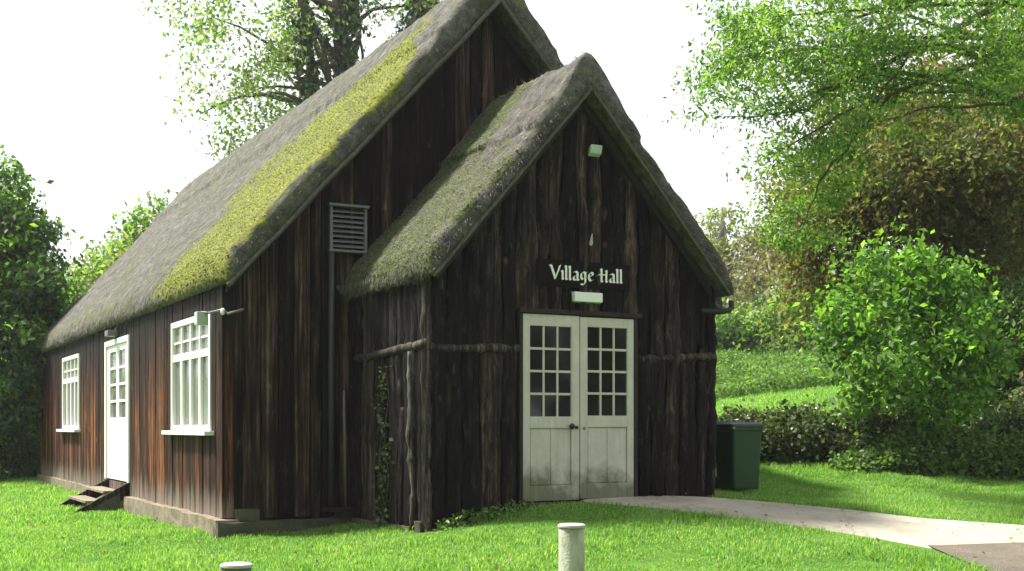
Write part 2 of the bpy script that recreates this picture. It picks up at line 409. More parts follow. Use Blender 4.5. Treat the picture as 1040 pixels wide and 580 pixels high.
gravel = struct(strip('gravel_patch', gr_a, gr_b, M['gravel'], .014))
PATHPOLY = np.array(lowE + upE[::-1]); GRAVPOLY = np.array(gr_a + gr_b[::-1])
def inside(poly, x, y):
    r = np.zeros(x.shape, bool); n = len(poly)
    for i in range(n):
        x1, y1 = poly[i]; x2, y2 = poly[(i + 1) % n]
        c = ((y1 > y) != (y2 > y)); xi = (x2 - x1) * (y - y1) / (y2 - y1 + 1e-12) + x1
        r ^= c & (x < xi)
    return r

# ------------------------------------------------------------------ the hall
FV = np.array((.8808, .4735, 0)); DV = np.array((-.4735, .8808, 0)); UP = np.array((0, 0, 1.0))
B0 = np.array((-.314, 15.345, 0))
def H(s, t, z): return B0 + FV * s + DV * t + UP * (z + ZE)   # s right along the gable, t back along the ridge, z from lens height
hb = H(0, 0, 0)
hall = empty('village_hall', (hb[0], hb[1], ZE - 1.05), 'dark timber boarded hall under a mossy thatched roof with a gabled front porch', 'hall', rz=math.atan2(FV[1], FV[0]))
SL = (5.23 - 1.57) / 3.35; HW = 3.287; LEN = 15.0
PSL = (3.60 - 1.58) / 1.77; PW = 1.79; PD = 2.163

def plank_wall(name, parent, P, U, Nn, u0, u1, zb, zt, bw, mat, holes=(), rough=.008, bulge=.012, th=.028, seed=1, wane=.012, back=True):
    """vertical boards along direction U from point P; each board its own uneven strip"""
    rr = random.Random(seed); mb = MB(); U = np.asarray(U); Nn = np.asarray(Nn); u = u0; bi = 0
    while u < u1 - .01:
        wd = min(rr.uniform(*bw), u1 - u)
        if u1 - u - wd < .05: wd = u1 - u
        spans = [(None, None)]
        a, b = u, u + wd
        zlo, zhi = zb, max(zt(a), zt(b))
        segs = [(zlo, zhi)]
        for (ha, hb_, hz0, hz1) in holes:
            mid = (a + b) / 2
            if ha < mid < hb_:
                ns = []
                for s0, s1 in segs:
                    if hz1 <= s0 or hz0 >= s1: ns.append((s0, s1)); continue
                    if hz0 > s0: ns.append((s0, hz0))
                    if hz1 < s1: ns.append((hz1, s1))
                segs = ns
        off = rr.uniform(0, .012); gap = rr.uniform(.003, .009); ph = rr.uniform(0, 99); drop = rr.uniform(-.04, .03)
        for s0, s1 in segs:
            rows = max(2, int((s1 - s0) / .12) + 1); cols = 5; V = []
            for i in range(rows + 1):
                for k in range(cols):
                    f = k / (cols - 1); e0 = a + gap + wane * noise.noise((ph, s0 + i * .13, 1)); e1 = b - gap + wane * noise.noise((ph + 9, s0 + i * .13, 5))
                    uu = e0 + (e1 - e0) * f
                    top = min(s1, zt(uu)) if s1 == zhi else s1
                    bot = s0 + (drop if s0 == zlo else 0)
                    z = bot + (max(top, bot + .02) - bot) * i / rows
                    d = th + off + bulge * (1 - (2 * f - 1) ** 2) + rough * noise.noise((uu * 9 + ph, z * 3.5, ph)) + rough * .6 * noise.noise((uu * 25, z * 9, ph))
                    V.append(P + U * uu + UP * (z + ZE) + Nn * d)
            nF = []
            for i in range(rows):
                for k in range(cols - 1):
                    q = i * cols + k; nF.append((q, q + 1, q + cols + 1, q + cols))
            base = len(V); 
            for i in range(rows + 1):
                for k in (0, cols - 1): V.append(V[i * cols + k] - Nn * (th + .02))
            for i in range(rows):
                l0 = base + 2 * i; nF.append((i * cols, (i + 1) * cols, l0 + 2, l0)); nF.append((i * cols + cols - 1, l0 + 1, l0 + 3, (i + 1) * cols + cols - 1))
            nF.append((*range(cols), base + 1, base)); nF.append((*range(rows * cols, rows * cols + cols), base + 2 * rows + 1, base + 2 * rows))
            mb.add(V, nF)
        u += wd; bi += 1
    return mb.build(name, mat, parent)

# side wall (towards the lawn)
SP = H(-HW, 0, 0) * np.array((1, 1, 0))
SIDE_HOLES = [(.47, 2.42, -.06, 1.33), (5.17, 7.11, -.86, 1.37), (9.74, 11.70, -.06, 1.33)]
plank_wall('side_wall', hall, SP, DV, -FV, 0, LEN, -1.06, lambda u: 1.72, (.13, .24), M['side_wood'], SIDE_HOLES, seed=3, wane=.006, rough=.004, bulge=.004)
# front gable
GP = H(0, 0, 0) * np.array((1, 1, 0))
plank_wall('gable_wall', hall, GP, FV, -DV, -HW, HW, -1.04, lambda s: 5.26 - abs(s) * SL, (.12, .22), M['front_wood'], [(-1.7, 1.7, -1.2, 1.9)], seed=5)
mb = MB()   # dark core behind the boards
mb.box(H(-HW + .01, .012, -1.1), FV * (2 * HW - .02), DV * (LEN - .03), UP * 2.8)
core = [H(s, t, z) for t in (.015, LEN - .02) for s, z in ((-HW + .02, 1.66), (HW - .02, 1.66), (0, 5.18))]
mb.add(core, [(0, 1, 2), (5, 4, 3), (0, 2, 5, 3), (1, 4, 5, 2)])
mb.box(H(-PW + .01, -PD + .012, -1.3), FV * (2 * PW - .02), DV * (PD - .03), UP * 3.02)
core = [H(s, t, z) for t in (-PD + .015, -.02) for s, z in ((-PW + .02, 1.70), (PW - .02, 1.70), (0, 3.55))]
mb.add(core, [(0, 1, 2), (5, 4, 3), (0, 2, 5, 3), (1, 4, 5, 2)])
mb.build('inner_frame', M['dark'], hall)
# far gable and right wall
FP = H(0, LEN, 0) * np.array((1, 1, 0))
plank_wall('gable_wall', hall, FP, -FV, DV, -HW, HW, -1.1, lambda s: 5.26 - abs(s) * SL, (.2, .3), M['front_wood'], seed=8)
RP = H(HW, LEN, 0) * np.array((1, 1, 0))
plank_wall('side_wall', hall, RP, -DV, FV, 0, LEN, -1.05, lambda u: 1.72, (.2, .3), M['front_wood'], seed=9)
# porch walls: rough half-log slabs
PP = H(0, -PD, 0) * np.array((1, 1, 0))
DOOR_U0, DOOR_U1, DOOR_Z0, DOOR_Z1 = -.70, .71, -.80, 1.205
pz = lambda s: 3.62 - abs(s) * PSL
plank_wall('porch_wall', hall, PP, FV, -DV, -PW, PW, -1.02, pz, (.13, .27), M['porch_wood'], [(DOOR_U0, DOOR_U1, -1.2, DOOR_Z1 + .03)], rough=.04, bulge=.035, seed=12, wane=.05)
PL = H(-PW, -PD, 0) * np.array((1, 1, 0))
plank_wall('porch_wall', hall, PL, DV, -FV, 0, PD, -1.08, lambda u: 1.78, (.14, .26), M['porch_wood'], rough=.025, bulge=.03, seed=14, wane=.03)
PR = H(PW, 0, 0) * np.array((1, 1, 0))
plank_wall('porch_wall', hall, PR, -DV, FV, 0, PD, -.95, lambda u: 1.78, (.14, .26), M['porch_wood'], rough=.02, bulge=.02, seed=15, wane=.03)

def log(name, a, b, r, seed, mat, parent=hall, n=12, flat=None, knob=.4):
    a, b = np.asarray(a), np.asarray(b); Ln = np.linalg.norm(b - a); k = max(6, int(Ln / .05)); pts = []; rad = []
    for i in range(k + 1):
        f = i / k; p = a + (b - a) * f
        p = p + np.array([noise.noise((f * Ln * 1.5, seed, j * 7.3)) for j in range(3)]) * r * .5
        pts.append(p); rad.append(r * (1 + knob * noise.noise((f * Ln * 3.5, seed + 3, 0)) + knob * .8 * noise.noise((f * Ln * 9, seed + 5, 2))))
    m_ = MB(); m_.tube(pts, rad, n)
    arr = np.array(m_.v); c = np.array([noise.noise(tuple(p * 11)) for p in arr])
    cen = np.repeat(np.array(pts), n, 0); d = arr - cen; arr = cen + d * (1 + c * .25)[:, None]; m_.v = [tuple(p) for p in arr]
    return m_.build(name, mat, parent, smooth=True)
# rustic rails nailed across the porch
log('log_rail', H(-PW - .04, -PD - .035, .80), H(DOOR_U0 - .05, -PD - .045, .82), .045, 3, M['bark'])
log('log_rail', H(DOOR_U1 + .08, -PD - .045, .76), H(PW + .03, -PD - .04, .82), .050, 8, M['bark'])
log('log_rail', H(-PW - .05, -PD - .08, .84), H(-PW - .05, -.35, .78), .048, 12, M['bark'])
log('corner_post', H(-PW - .02, -PD - .02, -1.10), H(-PW - .02, -PD - .02, 1.62), .052, 21, M['bark'])
log('bark_slab', H(-PW - .05, -PD + .22, -1.05), H(-PW - .05, -PD + .28, .78), .05, 25, M['bark'])
log('bark_slab', H(-PW - .04, -PD + .55, -1.05), H(-PW - .04, -PD + .5, .2), .04, 29, M['porch_wood'])
log('corner_post', H(PW + .0, -PD - .03, -.95), H(PW + .0, -PD - .03, 1.62), .06, 31, M['porch_wood'])
for s_, sd_ in ((.86, 40), (1.05, 41), (1.38, 43), (1.62, 44)):
    log('bark_slab', H(s_, -PD - .03, -.86), H(s_ + .02, -PD - .035, .74), .055, sd_, M['porch_wood'])
log('bark_slab', H(-1.28, -PD - .03, -.98), H(-1.27, -PD - .03, .76), .045, 47, M['porch_wood'])
# main corner boards
mb = MB(); mb.box(H(-HW - .052, -.05, -1.03), FV * .03, DV * .13, UP * 2.68); mb.box(H(-HW - .022, -.058, -1.03), FV * .10, DV * .025, UP * 2.68)
mb.build('corner_board', M['side_wood'], hall, bevel=.004)
# plinths
def slab(name, s0, s1, t0, t1, z0, z1, mat, seed=0, amp=.02, step=.12, parent=hall):
    """weathered block with uneven faces"""
    ns, ntt, nz = [max(1, int(abs(d) / step)) for d in (s1 - s0, t1 - t0, z1 - z0)]
    import bmesh
    bm = bmesh.new(); bmesh.ops.create_cube(bm, size=1)
    bmesh.ops.subdivide_edges(bm, edges=[e for e in bm.edges if abs((e.verts[0].co - e.verts[1].co).x) > .5], cuts=ns)
    bmesh.ops.subdivide_edges(bm, edges=[e for e in bm.edges if abs((e.verts[0].co - e.verts[1].co).y) > .5], cuts=ntt)
    bmesh.ops.subdivide_edges(bm, edges=[e for e in bm.edges if abs((e.verts[0].co - e.verts[1].co).z) > .5], cuts=nz)
    for v in bm.verts:
        c = v.co; s = (s0 + s1) / 2 + c.x * (s1 - s0); t = (t0 + t1) / 2 + c.y * (t1 - t0); z = (z0 + z1) / 2 + c.z * (z1 - z0)
        p = H(s, t, z); n3 = [noise.noise((p[0] * 4 + k * 9 + seed, p[1] * 4, p[2] * 6)) for k in range(3)]
        v.co = p + np.array(n3) * amp
    me = bpy.data.meshes.new(name); bm.to_mesh(me); bm.free()
    return link(name, me, mat, parent)
slab('plinth', -HW - .16, -HW + .1, -.20, 4.95, -1.5, -1.035, M['plinth'], 1)
slab('plinth', -HW - .10, -HW + .1, 5.0, LEN, -1.5, -1.04, M['plinth'], 2)
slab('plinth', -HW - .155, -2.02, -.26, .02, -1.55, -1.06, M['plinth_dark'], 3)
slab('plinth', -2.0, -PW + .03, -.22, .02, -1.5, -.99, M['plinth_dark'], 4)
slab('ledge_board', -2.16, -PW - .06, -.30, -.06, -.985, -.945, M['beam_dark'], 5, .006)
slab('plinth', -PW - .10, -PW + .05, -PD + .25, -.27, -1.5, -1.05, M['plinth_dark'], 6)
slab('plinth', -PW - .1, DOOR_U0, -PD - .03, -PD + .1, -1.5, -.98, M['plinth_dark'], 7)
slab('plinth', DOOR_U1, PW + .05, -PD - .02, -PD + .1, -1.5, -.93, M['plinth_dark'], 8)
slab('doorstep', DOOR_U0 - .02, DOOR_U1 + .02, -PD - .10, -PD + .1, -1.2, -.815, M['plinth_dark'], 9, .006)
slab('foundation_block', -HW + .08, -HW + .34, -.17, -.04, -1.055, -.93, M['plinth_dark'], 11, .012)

# ---- windows and doors
def joinery(name, mat, P, U, Nn, u0, z0, rects, d0, d1, parent, bevel=.003):
    mb = MB()
    for (a, b, c, d) in rects:             # u from a to b, z from c to d
        mb.box(P + U * (u0 + a) + UP * (z0 + c + ZE) + Nn * d0, U * (b - a), Nn * (d1 - d0), UP * (d - c))
    return mb.build(name, mat, parent, bevel=bevel)
def side_window(u0, label=None):
    Wd, Ht = 1.95, 1.38; z0 = -.055
    fr = joinery('window', M['white'], SP, DV, -FV, u0, z0, [(0, .07, 0, Ht), (Wd - .07, Wd, 0, Ht), (.07, Wd - .07, 0, .07), (.07, Wd - .07, Ht - .07, Ht)], -.02, .058, hall)
    if label: fr['label'] = label
    zt_ = .92
    r = [(.071, Wd - .071, zt_ - .045, zt_ + .045)]
    cw = (Wd - .14) / 4
    for k in (1, 2, 3):
        x = .07 + cw * k; r.append((x - .04, x + .04, .071, zt_ - .046)); r.append((x - .018, x + .018, zt_ + .046, Ht - .071))
    joinery('mullion', M['white'], SP, DV, -FV, u0, z0, r, 0, .046, fr)
    r = []
    for k in range(4):
        x = .07 + cw * k; r.append((x + .03, x + cw - .03, zt_ + .18, zt_ + .205))
        for sgn in (0, 1): pass
    joinery('glazing_bar', M['white'], SP, DV, -FV, u0, z0, r, 0, .036, fr, .002)
    for k in range(4):
        x = .07 + cw * k
        joinery('pane', M['glass_grey'], SP, DV, -FV, u0, z0, [(x + .018, x + cw - .018, .07, zt_ - .045)], .004, .012, fr, 0)
        joinery('pane', M['glass_grey'], SP, DV, -FV, u0, z0, [(x + .012, x + cw - .012, zt_ + .045, Ht - .07)], .004, .012, fr, 0)
    joinery('sill', M['white'], SP, DV, -FV, u0, z0, [(-.12, Wd + .12, -.05, 0)], -.02, .15, fr)
side_window(.47); side_window(9.74)
# side door
Wd, Ht, z0, u0 = 1.94, 2.21, -.845, 5.17
dr = joinery('side_door', M['white'], SP, DV, -FV, u0, z0, [(.11, Wd - .11, .01, .98), (.11, Wd - .11, 2.02, Ht - .09), (.11, .33, .98, 2.02), (Wd - .33, Wd - .11, .98, 2.02), (Wd / 2 - .10, Wd / 2 + .10, .98, 2.02)], -.01, .035, hall)
joinery('door_frame', M['white'], SP, DV, -FV, u0, z0, [(0, .10, 0, Ht), (Wd - .10, Wd, 0, Ht), (.10, Wd - .10, Ht - .085, Ht)], -.02, .062, dr)
for a, b in ((.33, Wd / 2 - .10), (Wd / 2 + .10, Wd - .33)):
    joinery('pane', M['glass_grey'], SP, DV, -FV, u0, z0, [(a, b, .98, 2.02)], .004, .01, dr, 0)
    joinery('glazing_bar', M['white'], SP, DV, -FV, u0, z0, [(a, b, .98 + 1.04 * k / 4 - .018, .98 + 1.04 * k / 4 + .018) for k in (1, 2, 3)], .011, .03, dr, .002)
# porch double door: two leaves of 3 x 4 panes
lw = (DOOR_U1 - DOOR_U0 - .012) / 2
for i in range(2):
    u0 = DOOR_U0 + .001 + i * (lw + .010); z0 = DOOR_Z0 + (.0, .012)[i]; Ht = 2.0 - (.0, .02)[i]
    px0, px1, pz0, pz1 = .085, lw - .085, .905, 1.875
    if i == 0: px1 = lw - .10
    else: px0 = .095
    lf = joinery('door_leaf', M['door'], PP, FV, -DV, u0, z0, [(0, px0, 0, Ht), (px1, lw, 0, Ht), (px0, px1, 0, .16), (px0, px1, .78, pz0), (px0, px1, pz1, Ht)], .005, .05, hall, .003)
    cw, chh = (px1 - px0) / 3, (pz1 - pz0) / 4
    joinery('glazing_bar', M['door'], PP, FV, -DV, u0, z0, [(px0 + cw * k - .011, px0 + cw * k + .011, pz0, pz1) for k in (1, 2)], .02, .044, lf, .002)
    joinery('glazing_bar', M['door'], PP, FV, -DV, u0, z0, [(px0, px1, pz0 + chh * k - .013, pz0 + chh * k + .013) for k in (1, 2, 3)], .02, .040, lf, .002)
    for a in range(3):
        for b in range(4):
            joinery('pane', M['glass_dark'], PP, FV, -DV, u0, z0, [(px0 + cw * a + .004, px0 + cw * (a + 1) - .004, pz0 + chh * b + .004, pz0 + chh * (b + 1) - .004)], .018, .026, lf, 0)
    xm = (px0 + px1) / 2
    joinery('panel', M['door'], PP, FV, -DV, u0, z0, [(px0 + .012, xm - .006, .17, .77), (xm + .006, px1 - .012, .17, .77)], .0, .036, lf, .005)
    joinery('panel_back', M['door'], PP, FV, -DV, u0, z0, [(px0 - .01, px1 + .01, .15, .79)], -.01, .028, lf, 0)
    if i == 0:
        m2 = MB(); m2.lathe((0, 0, 0), [(.012, 0), (.012, .03), (.028, .035), (.034, .05), (.028, .065), (.008, .07)], 14)
        c = PP + FV * (u0 + lw - .12) + UP * (.0 + ZE) - DV * .05
        m2.v = [tuple(c + FV * p[0] + UP * p[1] - DV * p[2]) for p in m2.v]; m2.build('knob', M['black'], lf, True)
        m2 = MB(); m2.box(PP + FV * (u0 + lw - .055) + UP * (-.03 + ZE) - DV * .0505, FV * .035, -DV * .012, UP * .035); m2.build('latch', M['black'], lf, bevel=.003)
    else:
        m2 = MB(); m2.lathe((0, 0, 0), [(.012, 0), (.018, .006), (.012, .01)], 12)
        c = PP + FV * (u0 + .05) + UP * (-.02 + ZE) - DV * .05
        m2.v = [tuple(c + FV * p[0] + UP * p[1] - DV * p[2]) for p in m2.v]; m2.build('keyhole', M['grey_metal'], lf, True)
mb = MB()
mb.box(H(DOOR_U0 - .05, -PD - .075, DOOR_Z1 + .003), FV * 1.56, DV * .08, UP * .05)
mb.box(H(DOOR_U0 - .045, -PD - .055, -.9), FV * .043, DV * .06, UP * (DOOR_Z1 + .9)); mb.box(H(DOOR_U1 + .004, -PD - .055, -.9), FV * .05, DV * .06, UP * (DOOR_Z1 + .9))
mb.build('porch_door_frame', M['beam_dark'], hall, bevel=.006)

# ---- thatch
def thatch(name, apex, eave_s, slope, t0, t1, thick, mat, mossf, cap=.95, seed=0, dt=.06, ds=.06, parent=hall, sag=.03, rough=1.0):
    """outer and inner skins of a thatched roof joined by rounded cut edges"""
    ang = math.atan(slope); nrm = (math.sin(ang), math.cos(ang)); Ls = eave_s / math.cos(ang)
    ns = int(Ls / ds); nv = int((t1 - t0) / dt)
    # parameter q from -1 (left eave) to 1 (right eave)
    q = np.linspace(-1, 1, 2 * ns + 1); tv = np.linspace(t0, t1, nv + 1)
    OUT = np.zeros((len(q), len(tv), 3)); INN = np.zeros_like(OUT); MO = np.zeros((len(q), len(tv)))
    for i, qq in enumerate(q):
        side = -1 if qq < 0 else 1; a = abs(qq); dist = a * Ls
        si, zi = a * eave_s, apex - a * eave_s * slope
        for j, t in enumerate(tv):
            e = min(t - t0, t1 - t); er = max(0, 1 - e / .08)
            eb = max(0, 1 - (Ls - dist) / .42)
            th = thick * (1 - .48 * eb * eb) - .05 * er ** 3 - .02
            wob = noise.noise((seed + t * .55, dist * .6, side * 5)) * sag + noise.noise((seed + t * 2.2, dist * 1.8, side * 5)) * .014 * rough + noise.noise((seed + t * 7, dist * 5, side * 3)) * .014 * rough + noise.noise((seed + t * 17, dist * 9, side * 3)) * .012 * rough
            capd = cap + .05 * noise.noise((t * 1.5, seed, side))
            if dist < capd: th += .05 * min(1, (capd - dist) / .05)
            rr = max(0, 1 - dist / .18); 
            ox = si + nrm[0] * (th + wob) - .0; oz = zi + nrm[1] * (th + wob)
            if dist < .30:                     # rounded ridge
                f = dist / .30; zr = apex + (thick + .055 + wob) / nrm[1]
                ox = f * (.30 * math.cos(ang) + nrm[0] * (th + wob)); oz0 = zr - .0; 
                edge_z = apex - .30 * math.cos(ang) * slope + nrm[1] * (th + wob)
                oz = (zr - .03) * (1 - f ** 1.35) + edge_z * f ** 1.35
            if eb > 0: ox -= .02 * eb ** 3
            OUT[i, j] = H(side * ox, t + (.03 * noise.noise((dist * 4, seed, side)) if er > 0 else 0), oz)
            INN[i, j] = H(side * si, t, zi + .015 * noise.noise((t * 3, dist * 3, seed)))
            MO[i, j] = mossf(side, dist / Ls, t)
    K = 4; nq, ntv = len(q), len(tv); V = [OUT.reshape(-1, 3), INN.reshape(-1, 3)]; F = []
    I = np.arange(nq * ntv).reshape(nq, ntv); J = I + nq * ntv
    F.append(np.stack([I[:-1, :-1], I[1:, :-1], I[1:, 1:], I[:-1, 1:]], -1).reshape(-1, 4))
    F.append(np.stack([J[:-1, :-1], J[:-1, 1:], J[1:, 1:], J[1:, :-1]], -1).reshape(-1, 4))
    base = 2 * nq * ntv; mo = [MO.ravel(), MO.ravel() * 0]
    def edge(o, i_, idx_o, idx_i, flip, vec, mo_e):
        nonlocal base
        rows = [idx_o]
        for k in range(1, K):
            f = k / K; P = o * (1 - f) + i_ * f
            nz_ = np.array([noise.noise(tuple(p * 7)) + .7 * noise.noise(tuple(p * 19)) for p in P])
            P = P + vec * (.012 * math.sin(math.pi * f) + nz_ * .020)[:, None]
            V.append(P); mo.append(mo_e * (1 - f)); rows.append(np.arange(base, base + len(P))); base += len(P)
        rows.append(idx_i)
        for a, b in zip(rows[:-1], rows[1:]):
            F.append(np.stack([a[:-1], b[:-1], b[1:], a[1:]] if not flip else [a[:-1], a[1:], b[1:], b[:-1]], -1))
    edge(OUT[:, 0], INN[:, 0], I[:, 0], J[:, 0], False, -DV, MO[:, 0] * .5)
    edge(OUT[:, -1], INN[:, -1], I[:, -1], J[:, -1], True, DV, MO[:, -1] * .5)
    edge(OUT[0], INN[0], I[0], J[0], True, -FV * .7 - UP * .7, MO[0])
    edge(OUT[-1], INN[-1], I[-1], J[-1], False, FV * .7 - UP * .7, MO[-1])
    V = np.concatenate(V); F = np.concatenate(F); o = fast_mesh(name, V, F, mat, parent, smooth=True)
    at = o.data.attributes.new('moss', 'FLOAT', 'POINT'); at.data.foreach_set('value', np.concatenate(mo).astype(np.float32))
    return o, OUT, MO
def ss(a, b, x): x = min(1, max(0, (x - a) / (b - a))); return x * x * (3 - 2 * x)
def moss_main(side, a, t):
    n = noise.noise((t * .8, a * 3, 2)) * .4 + noise.noise((t * 3, a * 9, 5)) * .35
    if side > 0: return .1 + n
    hi = 2.4 + 1.3 * math.exp(-((a - .45) / .22) ** 2) - 1.0 * ss(.25, 0, a) * 0 - .9 * (1 - ss(.0, .25, a))
    m = ss(-.45, -.2, t + .55 * n - .9 * (1 - ss(.1, .3, a))) * (1 - ss(hi - .6, hi + 1.3, t + n * 2.8)) * ss(.02, .12, a + n * .1)
    far = .35 * ss(.75, 1, a)
    pt = noise.noise((t * 1.6 + 3, a * 5, 31)) + .7 * noise.noise((t * 5, a * 14, 37))
    return (.95 - .2 * ss(1.5, 3.5, t)) * m + far * .35 + n * .5 * (.2 + m) + pt * .45 * (m + .1)
def moss_porch(side, a, t):
    n = noise.noise((t * 1.2, a * 4, 22)) * .4 + noise.noise((t * 4, a * 9, 25)) * .25
    if side > 0: return .15 + n
    m = ss(.18, .55, a + n * .3) * .85
    p = (1 - ss(.3, .75, abs(t + .75))) * (1 - ss(.1, .24, abs(a - .16))) * 1.0
    return max(m * .75, p) + n * .6
main_roof, MO_P, MO_M = thatch('thatched_roof', 5.23, 3.35, SL, -.36, LEN + .4, .265, M['thatch'], moss_main, 1.0, 1, .075, .07)
tag(main_roof, 'grey thatch with a band of yellow moss near its front edge')
porch_roof, PO_P, PO_M = thatch('porch_roof', 3.64, 1.88, PSL, -PD - .30, -.03, .205, M['thatch2'], moss_porch, .82, 40, .045, .045, sag=.045, rough=1.3)
tag(porch_roof, 'grey thatch furred with dull green moss')

def scatter_on(name, OUT, MO, parent, mat, cnt, pick, size, seed, mode):
    """small moss cushions or straw ends lying on the roof skin"""
    r = np.random.default_rng(seed); nq, ntv = MO.shape
    n_try = cnt * 6; i = r.uniform(0, nq - 2, n_try); j = r.uniform(0, 1, n_try) ** 1.0 * (ntv - 2)
    ii, jj = i.astype(int), j.astype(int); fi, fj = (i - ii)[:, None], (j - jj)[:, None]
    P = OUT[ii, jj] * (1 - fi) * (1 - fj) + OUT[ii + 1, jj] * fi * (1 - fj) + OUT[ii, jj + 1] * (1 - fi) * fj + OUT[ii + 1, jj + 1] * fi * fj
    m = MO[ii, jj]; keep = pick(m, r.uniform(0, 1, n_try), ii / nq, jj / ntv); sel = np.nonzero(keep)[0][:cnt]
    P, ii, jj = P[sel], ii[sel], jj[sel]; n = len(sel)
    du = OUT[ii + 1, jj] - OUT[ii, jj]; du /= np.linalg.norm(du, axis=1)[:, None] + 1e-9
    dvv = OUT[ii, jj + 1] - OUT[ii, jj]; dvv /= np.linalg.norm(dvv, axis=1)[:, None] + 1e-9
    nn = np.cross(dvv, du); nn *= np.sign(nn[:, 2:3] + 1e-9)
    sgn = np.where(ii < nq / 2, -1, 1)[:, None]; down = du * sgn
    sz = r.uniform(*size, n)[:, None]
    if mode == 'straw':
        d = down + dvv * r.normal(0, .22, n)[:, None] + nn * r.uniform(.0, .35, n)[:, None]; d /= np.linalg.norm(d, axis=1)[:, None]
        wv = np.cross(d, nn) * r.uniform(.0025, .005, n)[:, None]
        b = P - nn * .01
        V = np.stack([b - wv, b + wv, b + d * sz + wv * .4, b + d * sz - wv * .4], 1)
        F = np.arange(4 * n).reshape(n, 4)
    else:                                  # cushion: a low pyramid of four faces
        a0 = r.uniform(0, 6.28, n)[:, None]; V = []
        for k in range(4):
            a = a0 + k * math.pi / 2 + r.uniform(-.4, .4, n)[:, None]
            V.append(P + (du * np.cos(a) + dvv * np.sin(a)) * sz * r.uniform(.6, 1.2, n)[:, None] - nn * .006)
        V.append(P + nn * sz * r.uniform(.4, 1.0, n)[:, None] + down * sz * .3)
        V = np.stack(V, 1); k5 = np.arange(n)[:, None] * 5
        F = np.concatenate([k5 + np.array((a, (a + 1) % 4, 4)) for a in range(4)])
    return fast_mesh(name, V.reshape(-1, 3), F, mat, parent)
scatter_on('moss', MO_P, MO_M, main_roof, M['moss_y'], 24000, lambda m, r, i, j: (m > .22) & (r < m * m * 1.1) & (i < .5), (.010, .026), 3, 'moss')
scatter_on('moss', PO_P, PO_M, porch_roof, M['moss_g'], 12000, lambda m, r, i, j: (m > .2) & (r < m * m) & (i < .5), (.008, .022), 4, 'moss')
scatter_on('straw', MO_P, MO_M, main_roof, M['straw'], 34000, lambda m, r, i, j: (r > m) & ((i < .5) | (j < .1)) & (r > j * .9), (.04, .12), 5, 'straw')
scatter_on('straw', PO_P, PO_M, porch_roof, M['straw'], 14000, lambda m, r, i, j: (r > m * .8), (.03, .10), 6, 'straw')
def fringe(name, parent, apex, eave_s, slope, t0, t1, seed, cnt, mat):
    """straw ends hanging from the cut eave and verge"""
    r = np.random.default_rng(seed); V = []
    for k in range(cnt):
        if r.uniform() < .45:
            t = r.uniform(t0, t1); s = -eave_s - r.uniform(0, .14); z = apex - eave_s * slope + (-s - eave_s) * 1.0; d = -FV * r.uniform(0, .5) - UP + DV * r.normal(0, .3)
            if r.uniform() < .3: s = -s; d = FV * .3 - UP + DV * r.normal(0, .3)
        else:
            a = r.uniform(-1, 1); s = a * eave_s; hth = r.uniform(0, .19); z = apex - abs(s) * slope + hth; t = t0 - .02
            d = -DV * .8 + FV * (np.sign(a) * r.uniform(0, .7)) - UP * r.uniform(.3, 1)
        d = d / np.linalg.norm(d); p = H(s, t, z); wv = np.cross(d, r.normal(0, 1, 3)); wv = wv / np.linalg.norm(wv) * .004; Ln = r.uniform(.02, .07)
        V += [p - wv, p + wv, p + d * Ln + wv * .3, p + d * Ln - wv * .3]
    return fast_mesh(name, V, np.arange(len(V)).reshape(-1, 4), mat, parent)
fringe('straw_fringe', main_roof, 5.23, 3.35, SL, -.36, 12, 7, 3500, M['straw'])
fringe('straw_fringe', porch_roof, 3.64, 1.88, PSL, -PD - .3, -.1, 8, 3000, M['straw'])
# barge poles under the verges
for sgn in (-1, 1):
    log('barge_pole', H(sgn * 3.36, -.37, 5.21 - 3.36 * SL), H(0, -.37, 5.21), .028, 61 + sgn, M['barge'], n=8, knob=.1)
    log('barge_pole', H(sgn * 1.86, -PD - .31, 3.62 - 1.86 * PSL), H(0, -PD - .31, 3.62), .020, 65 + sgn, M['barge'], n=8, knob=.1)
# rafters seen in the verge of both gables
mb = MB()
for ap, es, sl, t in ((5.20, 3.3, SL, -.12), (3.57, 1.74, PSL, -PD - .12)):
    for sgn in (-1, 1):
        a = H(sgn * es, t, ap - es * sl - .10); b = H(0, t, ap - .10)
        mb.add([a, b, b + UP * .10, a + UP * .10, a + DV * .06, b + DV * .06, b + DV * .06 + UP * .10, a + DV * .06 + UP * .10],
               [(0, 1, 2, 3), (7, 6, 5, 4), (0, 4, 5, 1), (3, 2, 6, 7), (0, 3, 7, 4), (1, 5, 6, 2)])
mb.build('verge_rafters', M['beam_dark'], hall)

# louvred vent and the pipe below it
vt = MB(); vt.box(H(-2.09, -.10, 2.06), FV * .035, DV * .09, UP * .50); vt.box(H(-1.665, -.10, 2.06), FV * .035, DV * .09, UP * .50)
vt.box(H(-2.11, -.13, 2.56), FV * .50, DV * .12, UP * .03); vt.box(H(-2.10, -.11, 2.03), FV * .48, DV * .10, UP * .03)
vent = vt.build('louvre_vent', M['grey_metal'], hall, bevel=.004)
lv = MB()
for k in range(8):
    z = 2.085 + k * .058; lv.box(H(-2.055, -.10, z), FV * .39, DV * .05 + UP * .035, UP * .008)
lv.build('louvres', M['grey_metal'], vent)
pp = MB(); pp.tube([H(-2.07, -.09, 2.03), H(-2.07, -.09, -.93)], .035, 10); pp.build('downpipe', M['pipe'], hall, True)
pp = MB(); pp.tube([H(-1.92, -.10, .42), H(-1.90, -.10, -.93)], .013, 8); pp.build('thin_conduit', M['grey_metal'], hall, True)
